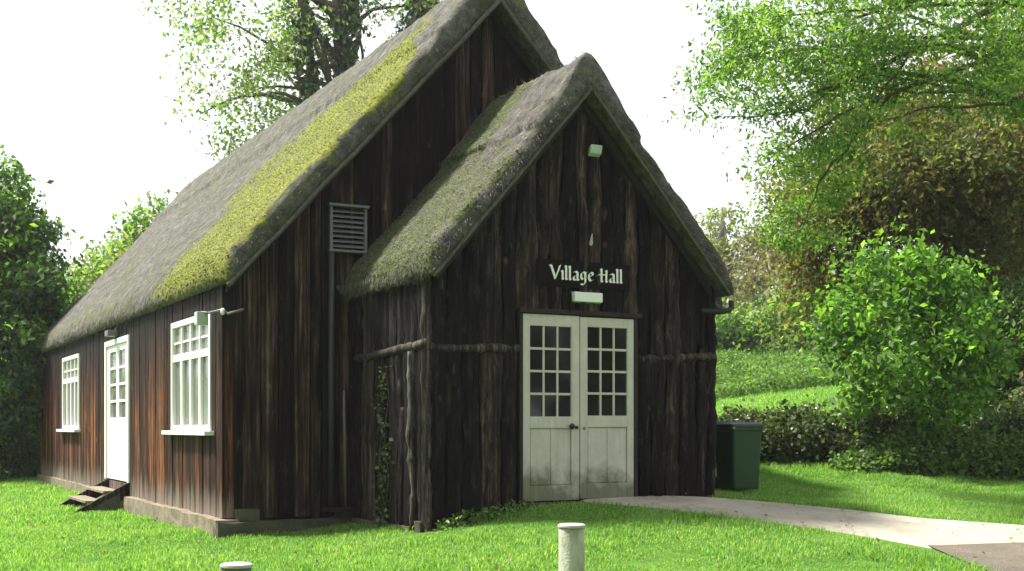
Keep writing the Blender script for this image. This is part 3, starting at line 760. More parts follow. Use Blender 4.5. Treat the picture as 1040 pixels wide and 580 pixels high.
# porch gutter on the right, ending in a turned-up bend
gu = MB(); gu.tube([H(1.60, -PD - .12, 1.32), H(1.90, -PD - .12, 1.335), H(1.99, -PD - .12, 1.345), H(2.02, -PD - .12, 1.38), H(2.025, -PD - .12, 1.46)], .032, 10)
gu.tube([H(1.93, -PD - .12, 1.33), H(1.93, -.1, 1.36)], .03, 10)
gu.build('gutter', M['black'], hall, True)
kn = MB(); kn.lathe((0, 0, 0), [(.008, -.08), (.02, -.065), (.026, -.035), (.018, 0), (.010, .04), (.004, .065)], 10)
c = H(.155, -PD - .05, 2.045); kn.v = [tuple(c + FV * (p[0] + .15 * p[2]) - DV * abs(p[1]) * .8 + UP * p[2]) for p in kn.v]
kn.build('bare_wood_scar', M['lamp_white'], hall, True)

# ------------------------------------------------------------------ things fixed on the hall
def letters():
    G = {'V': (1.15, [[(0, 1.5), (.15, 1.4), (.55, .05)], [(.5, .05), (.85, 1.0), (.98, 1.5)]]),
         'i': (.34, [[(0, .98), (.08, .85), (.08, .1), (.16, .02)]]),
         'l': (.36, [[(0, 1.5), (.08, 1.4), (.08, .1), (.18, .02)]]),
         'a': (.74, [[(.08, .88), (.3, .98), (.46, .82), (.46, .1), (.58, .02)], [(.46, .6), (.15, .45), (.08, .25), (.16, .05), (.32, .05), (.46, .2)]]),
         'g': (.76, [[(.48, .85), (.28, .98), (.08, .75), (.08, .35), (.22, .15), (.46, .3)], [(.62, .98), (.48, .85), (.48, -.15), (.3, -.42), (.06, -.32)]]),
         'e': (.74, [[(.08, .5), (.46, .66), (.44, .88), (.28, .98), (.08, .75), (.08, .28), (.25, .03), (.5, .18)]]),
         'H': (.92, [[(.10, 1.45), (.16, 1.3), (.16, .1), (.26, .02)], [(-.34, .62), (-.1, .82), (.16, .78), (.62, .82)], [(.6, 1.3), (.66, 1.2), (.62, .1), (.74, .02)]])}
    mb = MB(); x = 0; sx, sy = .127, .101; out = []
    nib = np.array((math.cos(R(38)), math.sin(R(38)))) * .112
    for ch in 'Village Hall':
        if ch == ' ': x += .42; continue
        adv, st = G[ch]
        for s in st: out.append([(x + a, b) for a, b in s])
        x += adv
    tot = x; kx = .945 / tot
    c0 = H(-.395, -PD - .084, 1.58)
    for s in out:
        for (a, b) in zip(s[:-1], s[1:]):
            a, b = np.array(a), np.array(b); Q = [a - nib, a + nib, b + nib, b - nib]
            area = sum(Q[i][0] * Q[(i + 1) % 4][1] - Q[(i + 1) % 4][0] * Q[i][1] for i in range(4))
            if area < 0: Q = Q[::-1]
            V = [c0 + FV * (q[0] * kx) + UP * (q[1] * sy) for q in Q]; V += [v - DV * .006 for v in V]
            mb.add(V, [(3, 2, 1, 0), (4, 5, 6, 7), (0, 1, 5, 4), (1, 2, 6, 5), (2, 3, 7, 6), (3, 0, 4, 7)])
    return mb
c = H(.05, -PD - .07, 1.53)
sign = empty('hall_sign', c, 'black board with white lettering reading Village Hall above the double door', 'sign')
mb = MB(); mb.box(H(-.55, -PD - .068, 1.50), FV * 1.19, -DV * .012, UP * .29); mb.build('sign_board', M['board'], sign, bevel=.004)
letters().build('lettering', M['lettering'], sign)

def wall_lamp(name, label, cat, c, parts):
    e = empty(name, c, label, cat)
    for nm, mt, m_, sm in parts: m_.build(nm, mt, e, sm, 0 if sm else .008)
    return e
m1 = MB(); m1.box(H(-.105, -PD - .055, 1.35), FV * .36, -DV * .07, UP * .105)
m2 = MB(); m2.box(H(-.12, -PD - .045, 1.34), FV * .39, -DV * .012, UP * .125)
wall_lamp('bulkhead_lamp', 'white oblong bulkhead lamp just below the lettered sign', 'lamp', H(.07, -PD - .05, 1.35), [('diffuser', M['lamp_white'], m1, False), ('back_plate', M['grey_metal'], m2, False)])
m1 = MB(); m1.box(H(.055, -PD - .13, 2.93), FV * .15, -DV * .05 + UP * .03, UP * .09 - DV * .02)
m2 = MB(); m2.tube([H(.13, -PD + .0, 3.0), H(.13, -PD - .13, 2.98)], .015, 8)
wall_lamp('flood_lamp', 'small pale flood lamp high under the porch apex', 'lamp', H(.13, -PD - .1, 2.93), [('lamp_head', M['lamp_green'], m1, False), ('bracket', M['black'], m2, False)])
m1 = MB(); m1.box(H(-HW - .28, .16, 1.14), FV * .13, DV * .13, UP * .15)
m2 = MB(); m2.tube([H(-HW - .17, .08, 1.27), H(-HW - .05, -.06, 1.30), H(-HW + .0, -.12, 1.25)], .014, 8); m2.tube([H(-HW - .01, -.11, 1.25), H(-HW + .14, -.22, 1.30)], .016, 8)
m2.tube([H(-HW - .21, .22, 1.29), H(-HW - .17, .08, 1.27)], .012, 8)
m3 = MB(); m3.lathe(tuple(H(-HW - .05, -.07, 1.24)), [(.012, 0), (.026, .015), (.026, .06), (.012, .075)], 12)
wall_lamp('corner_lamp', 'pale green box lamp with a thin arm on the corner beside the near window', 'lamp', H(-HW - .1, 0, 1.14), [('lamp_head', M['lamp_green'], m1, False), ('arm', M['grey_metal'], m2, True), ('sensor', M['lamp_white'], m3, True)])
m1 = MB(); m1.box(H(-HW - .20, 6.05, 1.40), FV * .16, DV * .26, UP * .09)
m2 = MB(); m2.box(H(-HW - .06, 6.1, 1.42), FV * .04, DV * .16, UP * .12)
wall_lamp('door_lamp', 'small grey lamp over the white side door', 'lamp', H(-HW - .1, 6.15, 1.40), [('lamp_head', M['grey_metal'], m1, False), ('bracket', M['black'], m2, False)])

# wooden steps to the side door
steps = empty('wooden_steps', H(-HW - .5, 6.1, -1.25), 'weathered wooden steps with two sloping side boards below the white side door', 'steps')
zg = -1.27
for t in (5.22, 6.86):
    a0 = H(-HW - .06, t, -.87); a1 = H(-HW - .84, t, zg - .02)
    m1 = MB(); d = (a1 - a0) / np.linalg.norm(a1 - a0); up = np.cross(DV, d); up = up if up[2] > 0 else -up
    m1.box(a0 - up * .17 - d * .05, d * (np.linalg.norm(a1 - a0) + .1), DV * .06, up * .19)
    m1.build('stringer', M['bark'], steps, bevel=.006)
for k, (sd_, z_) in enumerate(((.24, -1.0), (.50, -1.14))):
    m1 = MB(); m1.box(H(-HW - sd_ - .16, 5.285, z_), FV * .26, DV * 1.57, UP * .04); m1.build('tread', M['plinth'], steps, bevel=.006)

m1 = MB(); Q = [H(-HW - x, 5.20, z) for x, z in ((.17, -1.32), (.17, -1.0), (.62, -1.24), (.62, -1.32))]; m1.add(Q + [q + DV * .02 for q in Q], [(0, 1, 2, 3), (7, 6, 5, 4), (0, 4, 5, 1), (1, 5, 6, 2), (2, 6, 7, 3), (3, 7, 4, 0)])
m1.build('side_infill', M['plinth_dark'], steps)
# wheeled bin
bx_, by_ = 2.80, 15.25; bz_ = float(gz(bx_, by_))
wb = empty('wheeled_bin', (bx_, by_, bz_), 'dark green plastic wheeled bin standing against the porch on the grass', 'bin', rz=R(22))
M['bin'] = plain('green_plastic', (.008, .042, .012), .45, .4, .15, 4); M['bin_lid'] = plain('dark_green_lid', (.012, .03, .016), .4, .4, .15)
def loc(x, y, z, a=R(22)): return (bx_ + x * math.cos(a) - y * math.sin(a), by_ + x * math.sin(a) + y * math.cos(a), bz_ + z)
mb = MB(); rings = [(.185, .19, .03), (.19, .195, .06), (.215, .23, .74), (.228, .24, .75), (.228, .24, .78)]
for hx, hy, z in rings:
    P = []
    for sx_, sy_ in ((-1, -1), (1, -1), (1, 1), (-1, 1)):
        for k in range(3):
            a = math.atan2(sy_, sx_) + (k - 1) * R(30); P.append(loc(sx_ * (hx - .04) + .04 * math.cos(a), sy_ * (hy - .04) + .04 * math.sin(a), z))
    mb.v += P; mb.n += 12
for i in range(len(rings) - 1):
    for k in range(12): mb.f.append((i * 12 + k, i * 12 + (k + 1) % 12, (i + 1) * 12 + (k + 1) % 12, (i + 1) * 12 + k))
mb.f.append(tuple(reversed(range(12)))); mb.f.append(tuple(range(48, 60))); mb.build('body', M['bin'], wb)
mb = MB()
for hx, hy, z in ((.235, .25, .785), (.24, .255, .80), (.235, .25, .825), (.18, .19, .855)):
    for sx_, sy_ in ((-1, -1), (1, -1), (1, 1), (-1, 1)):
        for k in range(3):
            a = math.atan2(sy_, sx_) + (k - 1) * R(30); mb.v.append(loc(sx_ * (hx - .04) + .04 * math.cos(a), sy_ * (hy - .04) + .04 * math.sin(a), z)); mb.n += 1
for i in range(3):
    for k in range(12): mb.f.append((i * 12 + k, i * 12 + (k + 1) % 12, (i + 1) * 12 + (k + 1) % 12, (i + 1) * 12 + k))
mb.f.append(tuple(reversed(range(12)))); mb.f.append(tuple(range(36, 48))); mb.build('lid', M['bin_lid'], wb)
for sx_ in (-1, 1):
    m1 = MB(); m1.tube([loc(sx_ * .19, .19, .09), loc(sx_ * .23, .19, .09)], .09, 18); m1.build('wheel', M['black'], wb)
m1 = MB(); m1.tube([loc(-.17, .28, .80), loc(.17, .28, .80)], .014, 8); m1.tube([loc(-.17, .23, .79), loc(-.17, .28, .80)], .014, 8); m1.tube([loc(.17, .23, .79), loc(.17, .28, .80)], .014, 8); m1.build('handle', M['bin_lid'], wb)

# short posts at the edge of the lawn
def post_mat():
    m, t, b = newmat('weathered_post'); v = coords(t, (1, 1, 1))
    c = ramp(t, noise_n(t, v, 5, 6, .7), [(.35, (.32, .33, .25)), (.65, (.50, .50, .42))])
    c = mix(t, ramp(t, noise_n(t, coords(t, (2, 2, .8)), 3, 5), [(.42, 0), (.58, .8)]), c, (.16, .18, .085))
    t.links.new(c, b.inputs['Base Color']); b.inputs['Roughness'].default_value = .85; bump(t, b, noise_n(t, v, 60, 5), .5, .01); return m
M['post'] = post_mat(); M['post_dark'] = plain('dark_weathered_post', (.13, .12, .10), .9, .2, .3, 8, bmp=.5); M['post_top'] = plain('bleached_post_top', (.38, .365, .33), .8, .2, .12, 30)
def post(u, y, Y, r, mat, label):
    p = W(u, y, Y); z0 = float(gz(p[0], p[1])) ; h = p[2] - z0
    e = empty('bollard', (p[0], p[1], z0), label, 'bollard', 'short round posts along the edge of the lawn')
    m1 = MB(); m1.lathe((p[0], p[1], z0 - .2), [(r * .97, 0), (r, .3), (r * .98, h + .17), (r * .95, h + .178)], 28); m1.build('shaft', mat, e, False)
    for q in e.children: 
        for pl in q.data.polygons: pl.use_smooth = abs(pl.normal.z) < .5
    m1 = MB(); m1.lathe((p[0], p[1], z0 - .2), [(r * 1.03, h + .178), (r * 1.06, h + .186), (r * 1.04, h + .197), (r * .9, h + .203)], 28); m1.build('cap', M['post_top'], e, False)
post(580.5, 532.5, 8.2, .088, M['post'], 'pale mossy round post standing on the lawn in front of the double door')
post(240, 572.5, 7.4, .092, M['post_dark'], 'dark round post with a bleached top, low at the left front edge of the lawn')

# ------------------------------------------------------------------ foliage
def leaf_cloud(name, P, size, mat, parent, seed, droop=.3, aspect=.55, upbias=.5, axis=None, fold=.25):
    """P (n,3) leaf points; every leaf a folded blade of two triangles pairs"""
    r = np.random.default_rng(seed); n = len(P)
    d = r.normal(0, 1, (n, 3)); d[:, 2] -= droop * 1.5
    if axis is not None: d = d * .6 + axis
    d /= np.linalg.norm(d, axis=1)[:, None]
    nn = r.normal(0, 1, (n, 3)); nn[:, 2] += upbias * 2; nn -= d * (nn * d).sum(1)[:, None]; nn /= np.linalg.norm(nn, axis=1)[:, None] + 1e-9
    wv = np.cross(d, nn); L_ = r.uniform(size * .6, size * 1.35, n)[:, None]
    b = P; tip = P + d * L_; mid = P + d * L_ * .45
    l = mid + wv * L_ * aspect * .5 + nn * L_ * fold * .4; rr_ = mid - wv * L_ * aspect * .5 + nn * L_ * fold * .4
    V = np.stack([b, l, tip, rr_], 1).reshape(-1, 3); k = np.arange(n)[:, None] * 4
    F = np.concatenate([k + np.array((0, 2, 1)), k + np.array((0, 3, 2))])
    return fast_mesh(name, V, F, mat, parent)
def clumps(specs, n, seed, shell=.6):
    """specs: (centre, radii) ellipsoids; n twig ends spread through them, thicker near the skin"""
    r = np.random.default_rng(seed); vol = np.array([max(np.prod(s[1]), .01) ** .75 for s in specs]); pr = vol / vol.sum(); out = []
    idx = r.choice(len(specs), n, p=pr)
    for i in idx:
        c, rad = specs[i]; d = r.normal(0, 1, 3); d /= np.linalg.norm(d); out.append(np.asarray(c) + d * np.asarray(rad) * (r.uniform(0, 1) ** (1 / 3 if r.uniform() > shell else .15)))
    return np.array(out)
def spray(C, per, sig, seed, flat=.7):
    r = np.random.default_rng(seed); n = len(C) * per
    sg = r.uniform(.6, 1.4, len(C)).repeat(per)[:, None] * sig
    o = r.normal(0, 1, (n, 3)) * sg; o[:, 2] *= flat
    return C.repeat(per, 0) + o
def limbs(mb, tops, trunk, r0, seed, n=40, rmin=.012, sag=.15):
    """curved limbs from the trunk line to the twig ends"""
    r = random.Random(seed); trunk = np.array(trunk); idx = list(range(len(tops))); r.shuffle(idx)
    for i in idx[:n]:
        e = tops[i]; f = r.uniform(.35, .95); k = f * (len(trunk) - 1); a = int(k); q = trunk[a] + (trunk[min(a + 1, len(trunk) - 1)] - trunk[a]) * (k - a)
        zt_ = min(q[2], e[2] - .1 * abs(e[0] - q[0])); q = trunk[0] + (trunk[-1] - trunk[0]) * ((zt_ - trunk[0][2]) / (trunk[-1][2] - trunk[0][2])) if zt_ > trunk[0][2] else q
        Ln = np.linalg.norm(e - q); pts = []; m = 7
        j1 = np.array([r.uniform(-1, 1) for _ in range(3)]) * Ln * .10
        for s in range(m):
            g_ = s / (m - 1); p = q + (e - q) * g_ + j1 * math.sin(g_ * math.pi) + UP * Ln * sag * math.sin(g_ * math.pi) * .7 + np.array([noise.noise((g_ * 3 + i, k2 * 3.1, seed)) for k2 in range(3)]) * Ln * .04
            pts.append(p)
        rr_ = max(r0 * .42 * min(1, Ln / 4), rmin * 1.8)
        mb.tube(pts, [rr_ + (rmin - rr_) * (s / (m - 1)) ** .7 for s in range(m)], 6, False)
def tree(name, label, cat, group, trunk_pts, r0, specs, ncl, per, sig, leaf, mats, seed, nl=40, shell=.6, bark='trunk', rmin=.012, asp=.55, flat=.7, droop=.3, foot=True, zmin=-9):
    b = trunk_pts[0]; e = empty(name, (b[0], b[1], b[2]), label, cat, group)
    C = clumps(specs, ncl, seed, shell); m1 = MB(); k = len(trunk_pts)
    pts = []; 
    for i in range((k - 1) * 4 + 1):
        f = i / 4; a = min(int(f), k - 2); p = np.array(trunk_pts[a]) * (1 - (f - a)) + np.array(trunk_pts[a + 1]) * (f - a)
        pts.append(p + np.array([noise.noise((f * 1.3, seed, j * 5.0)) for j in range(3)]) * r0 * .8 * (f > 0))
    rad = [r0 * (1 - .75 * i / (len(pts) - 1)) * (1.35 if i == 0 and foot else 1) for i in range(len(pts))]
    m1.tube(pts, rad, 12); m1.build('trunk', M[bark], e, True)
    m1 = MB(); limbs(m1, C[C[:, 2] > zmin], pts, r0, seed, nl, rmin); m1.build('limbs', M[bark], e, True)
    n = len(mats); r = np.random.default_rng(seed); grp = r.integers(0, n, len(C))
    allP = []; 
    for j, mt in enumerate(mats):
        Cj = C[grp == j]
        if len(Cj): leaf_cloud('crown', spray(Cj, per, sig, seed + j, flat), leaf, M[mt], e, seed + 50 + j, aspect=asp, droop=droop)
    return e
def tree_at(u, Y, ztop, **k): pass
def E(u, y, Y, ru, ry, rY): return (W(u, y, Y), (ru / 1250 * Y, rY, ry / 1250 * Y))   # ellipsoid given by where it is seen and how wide
def G(x, y): return np.array((x, y, float(gz(x, y)) - .05))

# left: dense dark tree beside the far end of the hall
b = G(-12.6, 28.5)
tree('broadleaf_tree', 'dense dark green tree overhanging the far left end of the hall', 'tree', None, [b, b + (.1, 0, 2), b + (-.1, .2, 4.5), b + (0, 0, 6.5)], .22,
     [E(0, 300, 27.5, 62, 60, 1.6), E(-25, 230, 28, 55, 55, 1.6), E(8, 250, 27.8, 40, 55, 1.4), E(42, 315, 26.6, 34, 42, 1.0), E(15, 380, 27, 45, 55, 1.3), E(-15, 420, 27.5, 50, 45, 1.5), E(30, 400, 27.5, 20, 30, .8), E(-4, 190, 28, 22, 30, .9)],
     420, 75, .20, .15, ['leaf_dark', 'leaf_dark', 'leaf_bright'], 11, 50)
b = G(-13.6, 30)
tree('shrub', 'low dark shrub in the shade under the dense tree on the left', 'shrub', None, [b, b + (0, 0, .6), b + (.1, 0, 1.2)], .06,
     [E(-5, 445, 28.5, 50, 28, 1.2), E(32, 462, 28, 22, 16, .8), E(0, 472, 27.5, 60, 10, .8)], 170, 60, .2, .12, ['leaf_dark'], 13, 14)
# tall tree behind the roof with ivy on its stems
b = G(-5.4, 38)
tree('ivy_clad_tree', 'tall thin-leaved tree with ivy up its trunk, rising behind the thatched ridge', 'tree', None, [b, W(345, 260, 38), W(352, 120, 38), W(358, 0, 38), W(350, -120, 38)], .34,
     [E(250, 40, 38, 70, 42, 2.5), E(205, 15, 38, 40, 30, 1.8), E(215, 100, 38, 28, 22, 1.4), E(275, 115, 38, 55, 40, 2), E(300, 70, 38, 50, 50, 2), E(285, 165, 37, 30, 20, 1.3), E(330, 10, 38, 60, 40, 2), E(300, -60, 38, 110, 50, 3), E(400, -40, 38, 60, 60, 2.5), E(230, 150, 38, 18, 16, 1)],
     300, 42, .34, .16, ['leaf_far', 'leaf_far', 'leaf_ash'], 21, 34, .3, rmin=.015)
ivyt = [o for o in bpy.data.objects if o.name.startswith('ivy_clad_tree')][0]
r = np.random.default_rng(5); P = []
for (u_, y0_, y1_, wd_) in ((362, 160, -10, 15), (318, 190, 5, 11), (340, 200, 100, 18)):
    for k in range(3600):
        y_ = r.uniform(y1_, y0_); a = r.normal(0, 1, 2); p = W(u_ - (160 - y_) * .06 + a[0] * wd_ * (.34 + .2 * math.sin(y_ * .13 + u_)), y_ + r.normal(0, 3), 37.4 + a[1] * .35); P.append(p)
leaf_cloud('ivy', np.array(P), .17, M['ivy'], ivyt, 6, aspect=.8)
m1 = MB(); m1.tube([W(345, 260, 37.8), W(325, 130, 37.6), W(306, 0, 37.5), W(298, -90, 37.5)], [.2, .17, .13, .05], 8); m1.build('stem', M['trunk'], ivyt, True)
b = G(-3.0, 39)
tree('ivy_clad_tree', 'dark ivy covered tree top just showing above the main ridge beside the gable', 'tree', None, [b, W(425, 200, 39), W(428, 60, 39), W(430, -10, 39)], .25,
     [E(432, 3, 39, 12, 10, .5), E(428, 35, 39, 9, 26, .5)], 60, 60, .22, .16, ['ivy'], 24, 12)
# lower trees in the far left distance
k = 0
for u_, ytop, Y, wd_, lab, mt in ((118, 235, 46, 42, 'pale green bushy tree beyond the far roof end, left of the taller yellowish one', ['leaf_far', 'leaf_ash']),
                             (165, 205, 44, 40, 'yellowish green tree beyond the roof, right of the pale bushy one', ['leaf_far', 'leaf_bright']),
                             (62, 262, 50, 45, 'low pale tree in the distance showing past the dense dark tree', ['leaf_far']),
                             (205, 185, 50, 34, 'slim distant tree rising close behind the lower end of the thatched ridge', ['leaf_far', 'leaf_grey'])):
    x = (u_ - 520) / 1250 * Y; b = G(x, Y); k += 1
    tree('distant_tree', lab, 'tree', 'trees in the distance beyond the hall', [b, W(u_, 380, Y), W(u_, ytop + 40, Y), W(u_ + 2, ytop + 10, Y)], .2,
         [E(u_, ytop + 35, Y, wd_ * .75, 34, 1.6), E(u_ - wd_ * .5, ytop + 70, Y, wd_ * .7, 38, 1.6), E(u_ + wd_ * .5, ytop + 65, Y, wd_ * .7, 40, 1.6), E(u_, ytop + 115, Y, wd_, 50, 2), E(u_, ytop + 170, Y, wd_ * .9, 50, 2)],
         230, 50, .36, .22, mt, 30 + k, 25, .5, rmin=.02)

# right: big ash whose boughs reach in from the right
b = G(9.6, 16.5)
ash = tree('ash_tree', 'large bright green tree with long boughs reaching in from the upper right', 'tree', None, [b, b + (0, 0, 3), b + (-.2, 0, 6), b + (-.6, .1, 9)], .20,
     [E(960, 40, 15, 110, 50, 1.6), E(860, 70, 15.5, 80, 40, 1.4), E(1020, 80, 14.5, 60, 40, 1.2), E(800, 30, 15.5, 60, 28, 1.2), E(790, 100, 15, 50, 28, .9), E(745, 105, 14.6, 44, 24, .8), E(760, 8, 15.5, 38, 14, .8), E(835, 130, 15, 50, 24, .8),
      E(900, 120, 15.5, 50, 26, 1), E(718, 52, 15, 14, 10, .4), E(724, 75, 15, 24, 24, .6), E(760, 50, 15, 40, 26, .8), E(960, -50, 15.5, 160, 50, 2), E(1100, 20, 16, 90, 90, 2), E(825, 195, 16.2, 34, 18, .6), E(815, 240, 16.5, 36, 18, .6), E(790, 165, 16, 34, 22, .6), E(775, 205, 16.4, 24, 18, .5), E(850, 165, 16, 50, 26, .8), E(780, 60, 15.4, 50, 26, .8), E(880, 60, 15.2, 60, 40, 1.0), E(870, -20, 15, 80, 30, 1)],
     430, 115, .17, .072, ['leaf_ash', 'leaf_bright', 'leaf_ash'], 41, 22, .25, rmin=.008, flat=.55, asp=.42, zmin=5.2)
m1 = MB()
for pts, r0_ in (([W(1120, -70, 16), W(1010, 8, 15.3), W(930, 50, 15), W(860, 82, 15), W(805, 104, 15)], .055), ([W(1120, -40, 16), W(1000, 60, 15), W(905, 95, 15), W(850, 118, 15), W(800, 150, 15)], .04),
                 ([W(1130, -60, 16), W(950, -10, 15.2), W(850, 28, 15.4), W(760, 22, 15.4)], .035), ([W(860, 82, 15), W(820, 110, 14.8), W(770, 118, 14.7), W(725, 120, 14.6)], .018), ([W(1120, 60, 16), W(1020, 105, 14.6), W(940, 110, 15), W(880, 128, 15)], .03),
                 ([W(905, 95, 15), W(860, 150, 15.4), W(830, 190, 16), W(812, 240, 16.4)], .022), ([W(930, 50, 15), W(880, 110, 15.2), W(868, 140, 15.3)], .018), ([W(820, 30, 15.4), W(760, 48, 15.2), W(716, 55, 15)], .013)):
    P = []
    for a, c_ in zip(pts[:-1], pts[1:]):
        for s in range(5): P.append(a + (c_ - a) * s / 5 + np.array([noise.noise((s * .7, a[0] * 3, j)) for j in range(3)]) * .05)
    P.append(pts[-1]); m1.tube(P, [r0_ * (1 - .8 * i / (len(P) - 1)) for i in range(len(P))], 7, False)
m1.build('bough', M['trunk'], ash, True)
# chestnut turning brown behind it
b = G(10.5, 24.5)
tree('chestnut_tree', 'large tree with leaves turning brown behind the bright shrub', 'tree', None, [b, b + (0, 0, 2.2), b + (-.5, 0, 5), b + (-1, 0, 8)], .38,
     [E(900, 175, 22.5, 60, 36, 1.6), E(975, 160, 22, 60, 40, 1.6), E(1030, 185, 22, 50, 50, 1.5), E(800, 270, 24, 22, 30, 1.0), E(830, 205, 23.5, 45, 44, 1.5), E(900, 110, 23, 60, 40, 1.5), E(1000, 90, 23, 70, 50, 1.6), E(900, 240, 24, 90, 55, 2.2), E(960, 190, 23.5, 80, 60, 2.2), E(850, 200, 24, 50, 45, 1.6), E(1020, 250, 23.5, 60, 60, 2), E(830, 265, 24, 40, 34, 1.4), E(940, 140, 24, 80, 40, 2), E(880, 290, 23.8, 70, 34, 1.6), E(990, 300, 23.5, 60, 40, 1.8), E(1060, 150, 24, 60, 70, 2), E(815, 300, 24, 28, 24, 1)],
     760, 90, .28, .115, ['leaf_brown', 'leaf_brown', 'leaf_brown', 'leaf_far'], 51, 60, .5, rmin=.014)
b = G(11.0, 21.5)
tree('evergreen_bush', 'dark green bush in shade at the right edge behind the bright shrub', 'bush', None, [b, b + (0, 0, 1), b + (-.2, 0, 2.2)], .1,
     [E(1030, 340, 21.5, 45, 50, 1.4), E(985, 370, 21.8, 40, 40, 1.2), E(1040, 400, 21.2, 45, 40, 1.2), E(960, 400, 21.8, 30, 30, 1.0)], 220, 60, .2, .11, ['leaf_dark', 'bramble'], 55, 25)
b = G(10.6, 27)
tree('red_leaved_tree', 'small tree with orange red leaves glimpsed through the brown tree at right', 'tree', None, [b, b + (-.3, 0, 1.8), b + (-.4, 0, 3.4)], .08,
     [E(975, 262, 27, 20, 12, .6), E(1000, 285, 27, 18, 10, .6)], 36, 50, .2, .12, ['leaf_red'], 57, 10)
# bright shrub beside the lawn
b = G(6.35, 18.3)
tree('shrub', 'bright green leafy shrub growing over the ivy hedge right of the bin', 'shrub', None, [b, b + (.05, 0, .8), b + (-.05, 0, 1.8), b + (0, 0, 2.8)], .05,
     [E(925, 285, 18.2, 50, 28, .7), E(890, 315, 18.1, 52, 36, .9), E(960, 330, 18.2, 42, 40, .9), E(915, 365, 18, 70, 40, 1.0), E(912, 410, 18, 60, 34, .9), E(860, 345, 18, 28, 24, .6), E(975, 300, 18.2, 26, 18, .5), E(930, 260, 18.2, 18, 16, .4), E(848, 310, 18.1, 14, 9, .3), E(862, 292, 18.1, 6, 16, .2), E(890, 270, 18, 6, 18, .2), E(920, 246, 18.1, 6, 16, .2), E(985, 345, 17.9, 18, 8, .3), E(1000, 350, 17.9, 12, 6, .2), E(828, 345, 17.9, 8, 14, .2), E(838, 330, 18, 12, 10, .3), E(990, 318, 18, 16, 6, .3), E(870, 272, 18.1, 10, 12, .3), E(905, 258, 18.2, 8, 14, .2), E(948, 262, 18.2, 8, 16, .2), E(975, 282, 18.1, 10, 12, .2), E(835, 365, 17.8, 14, 12, .3), E(985, 385, 18.2, 32, 40, .8)],
     250, 34, .15, .11, ['leaf_shrub', 'leaf_shrub', 'leaf_bright'], 61, 90, .35, rmin=.005, asp=.62)
# woods behind the field
k = 0
for u_, ytop, Y, wd_, lab, mt, bk in ((735, 205, 52, 34, 'pale bare-topped tree just right of the porch roof in the distance', ['leaf_grey', 'leaf_far'], 'trunk_pale'),
                             (775, 225, 48, 32, 'greyish thin tree with a pale trunk beyond the field', ['leaf_grey'], 'trunk_pale'),
                             (712, 235, 56, 36, 'soft green tree farthest off behind the porch eave', ['leaf_far'], 'trunk'),
                             (750, 320, 44, 36, 'dark bushy tree at the top of the field beside the porch wall', ['leaf_dark', 'leaf_ash'], 'trunk'),
                             (812, 290, 43, 36, 'mid green tree at the top of the field left of the shrub', ['leaf_far', 'leaf_ash'], 'trunk'),
                             (870, 280, 44, 50, 'dim green tree behind the bright shrub', ['leaf_dark', 'leaf_far'], 'trunk'),
                             (950, 270, 42, 60, 'broad dark tree behind the brown tree', ['leaf_dark', 'leaf_far'], 'trunk'),
                             (1030, 250, 42, 60, 'dark tree filling the gap at the right edge of the wood', ['leaf_dark'], 'trunk')):
    x = (u_ - 520) / 1250 * Y; b = G(x, Y); k += 1; hgt = 400 - ytop
    tree('woodland_tree', lab, 'tree', 'trees of the wood beyond the field', [b, W(u_, 360, Y), W(u_ + 3, ytop + 50, Y), W(u_ - 2, ytop + 5, Y)], .22,
         [E(u_, ytop + hgt * .17, Y, wd_ * .6, hgt * .17, 1.4), E(u_ - wd_ * .45, ytop + hgt * .38, Y, wd_ * .6, hgt * .2, 1.5), E(u_ + wd_ * .4, ytop + hgt * .36, Y, wd_ * .6, hgt * .2, 1.5), E(u_, ytop + hgt * .6, Y, wd_, hgt * .25, 2), E(u_, ytop + hgt * .85, Y - 1, wd_, hgt * .2, 2)],
         220 if 'grey' not in mt[0] else 120, 50, .4, .22, mt, 70 + k, 45, .5, bark=bk, rmin=.02)

# unseen tall trees added behind the viewpoint, cutting sky light on the hall front
for k, (x, y, hh) in enumerate(((-15, -9, 13), (-7, -11, 15), (1, -10, 16), (9, -11, 15), (17, -8, 14), (24, 0, 13), (-22, -3, 12))):
    b = G(x, y)
    tree('unseen_shade_tree', 'unseen tall leafy tree added behind the viewpoint to shade the hall front', 'tree', 'unseen trees added to shade the hall front', [b, b + (0, 0, hh * .4), b + (.2, 0, hh * .9)], .3,
         [(b + (0, 0, hh * .3), (3.5, 3, hh * .22)), (b + (0, 0, hh * .6), (4.2, 3.5, hh * .28)), (b + (0, 0, hh * .85), (3, 2.5, hh * .18))], 260, 26, .5, .5, ['leaf_dark'], 120 + k, 14, .4, rmin=.02)

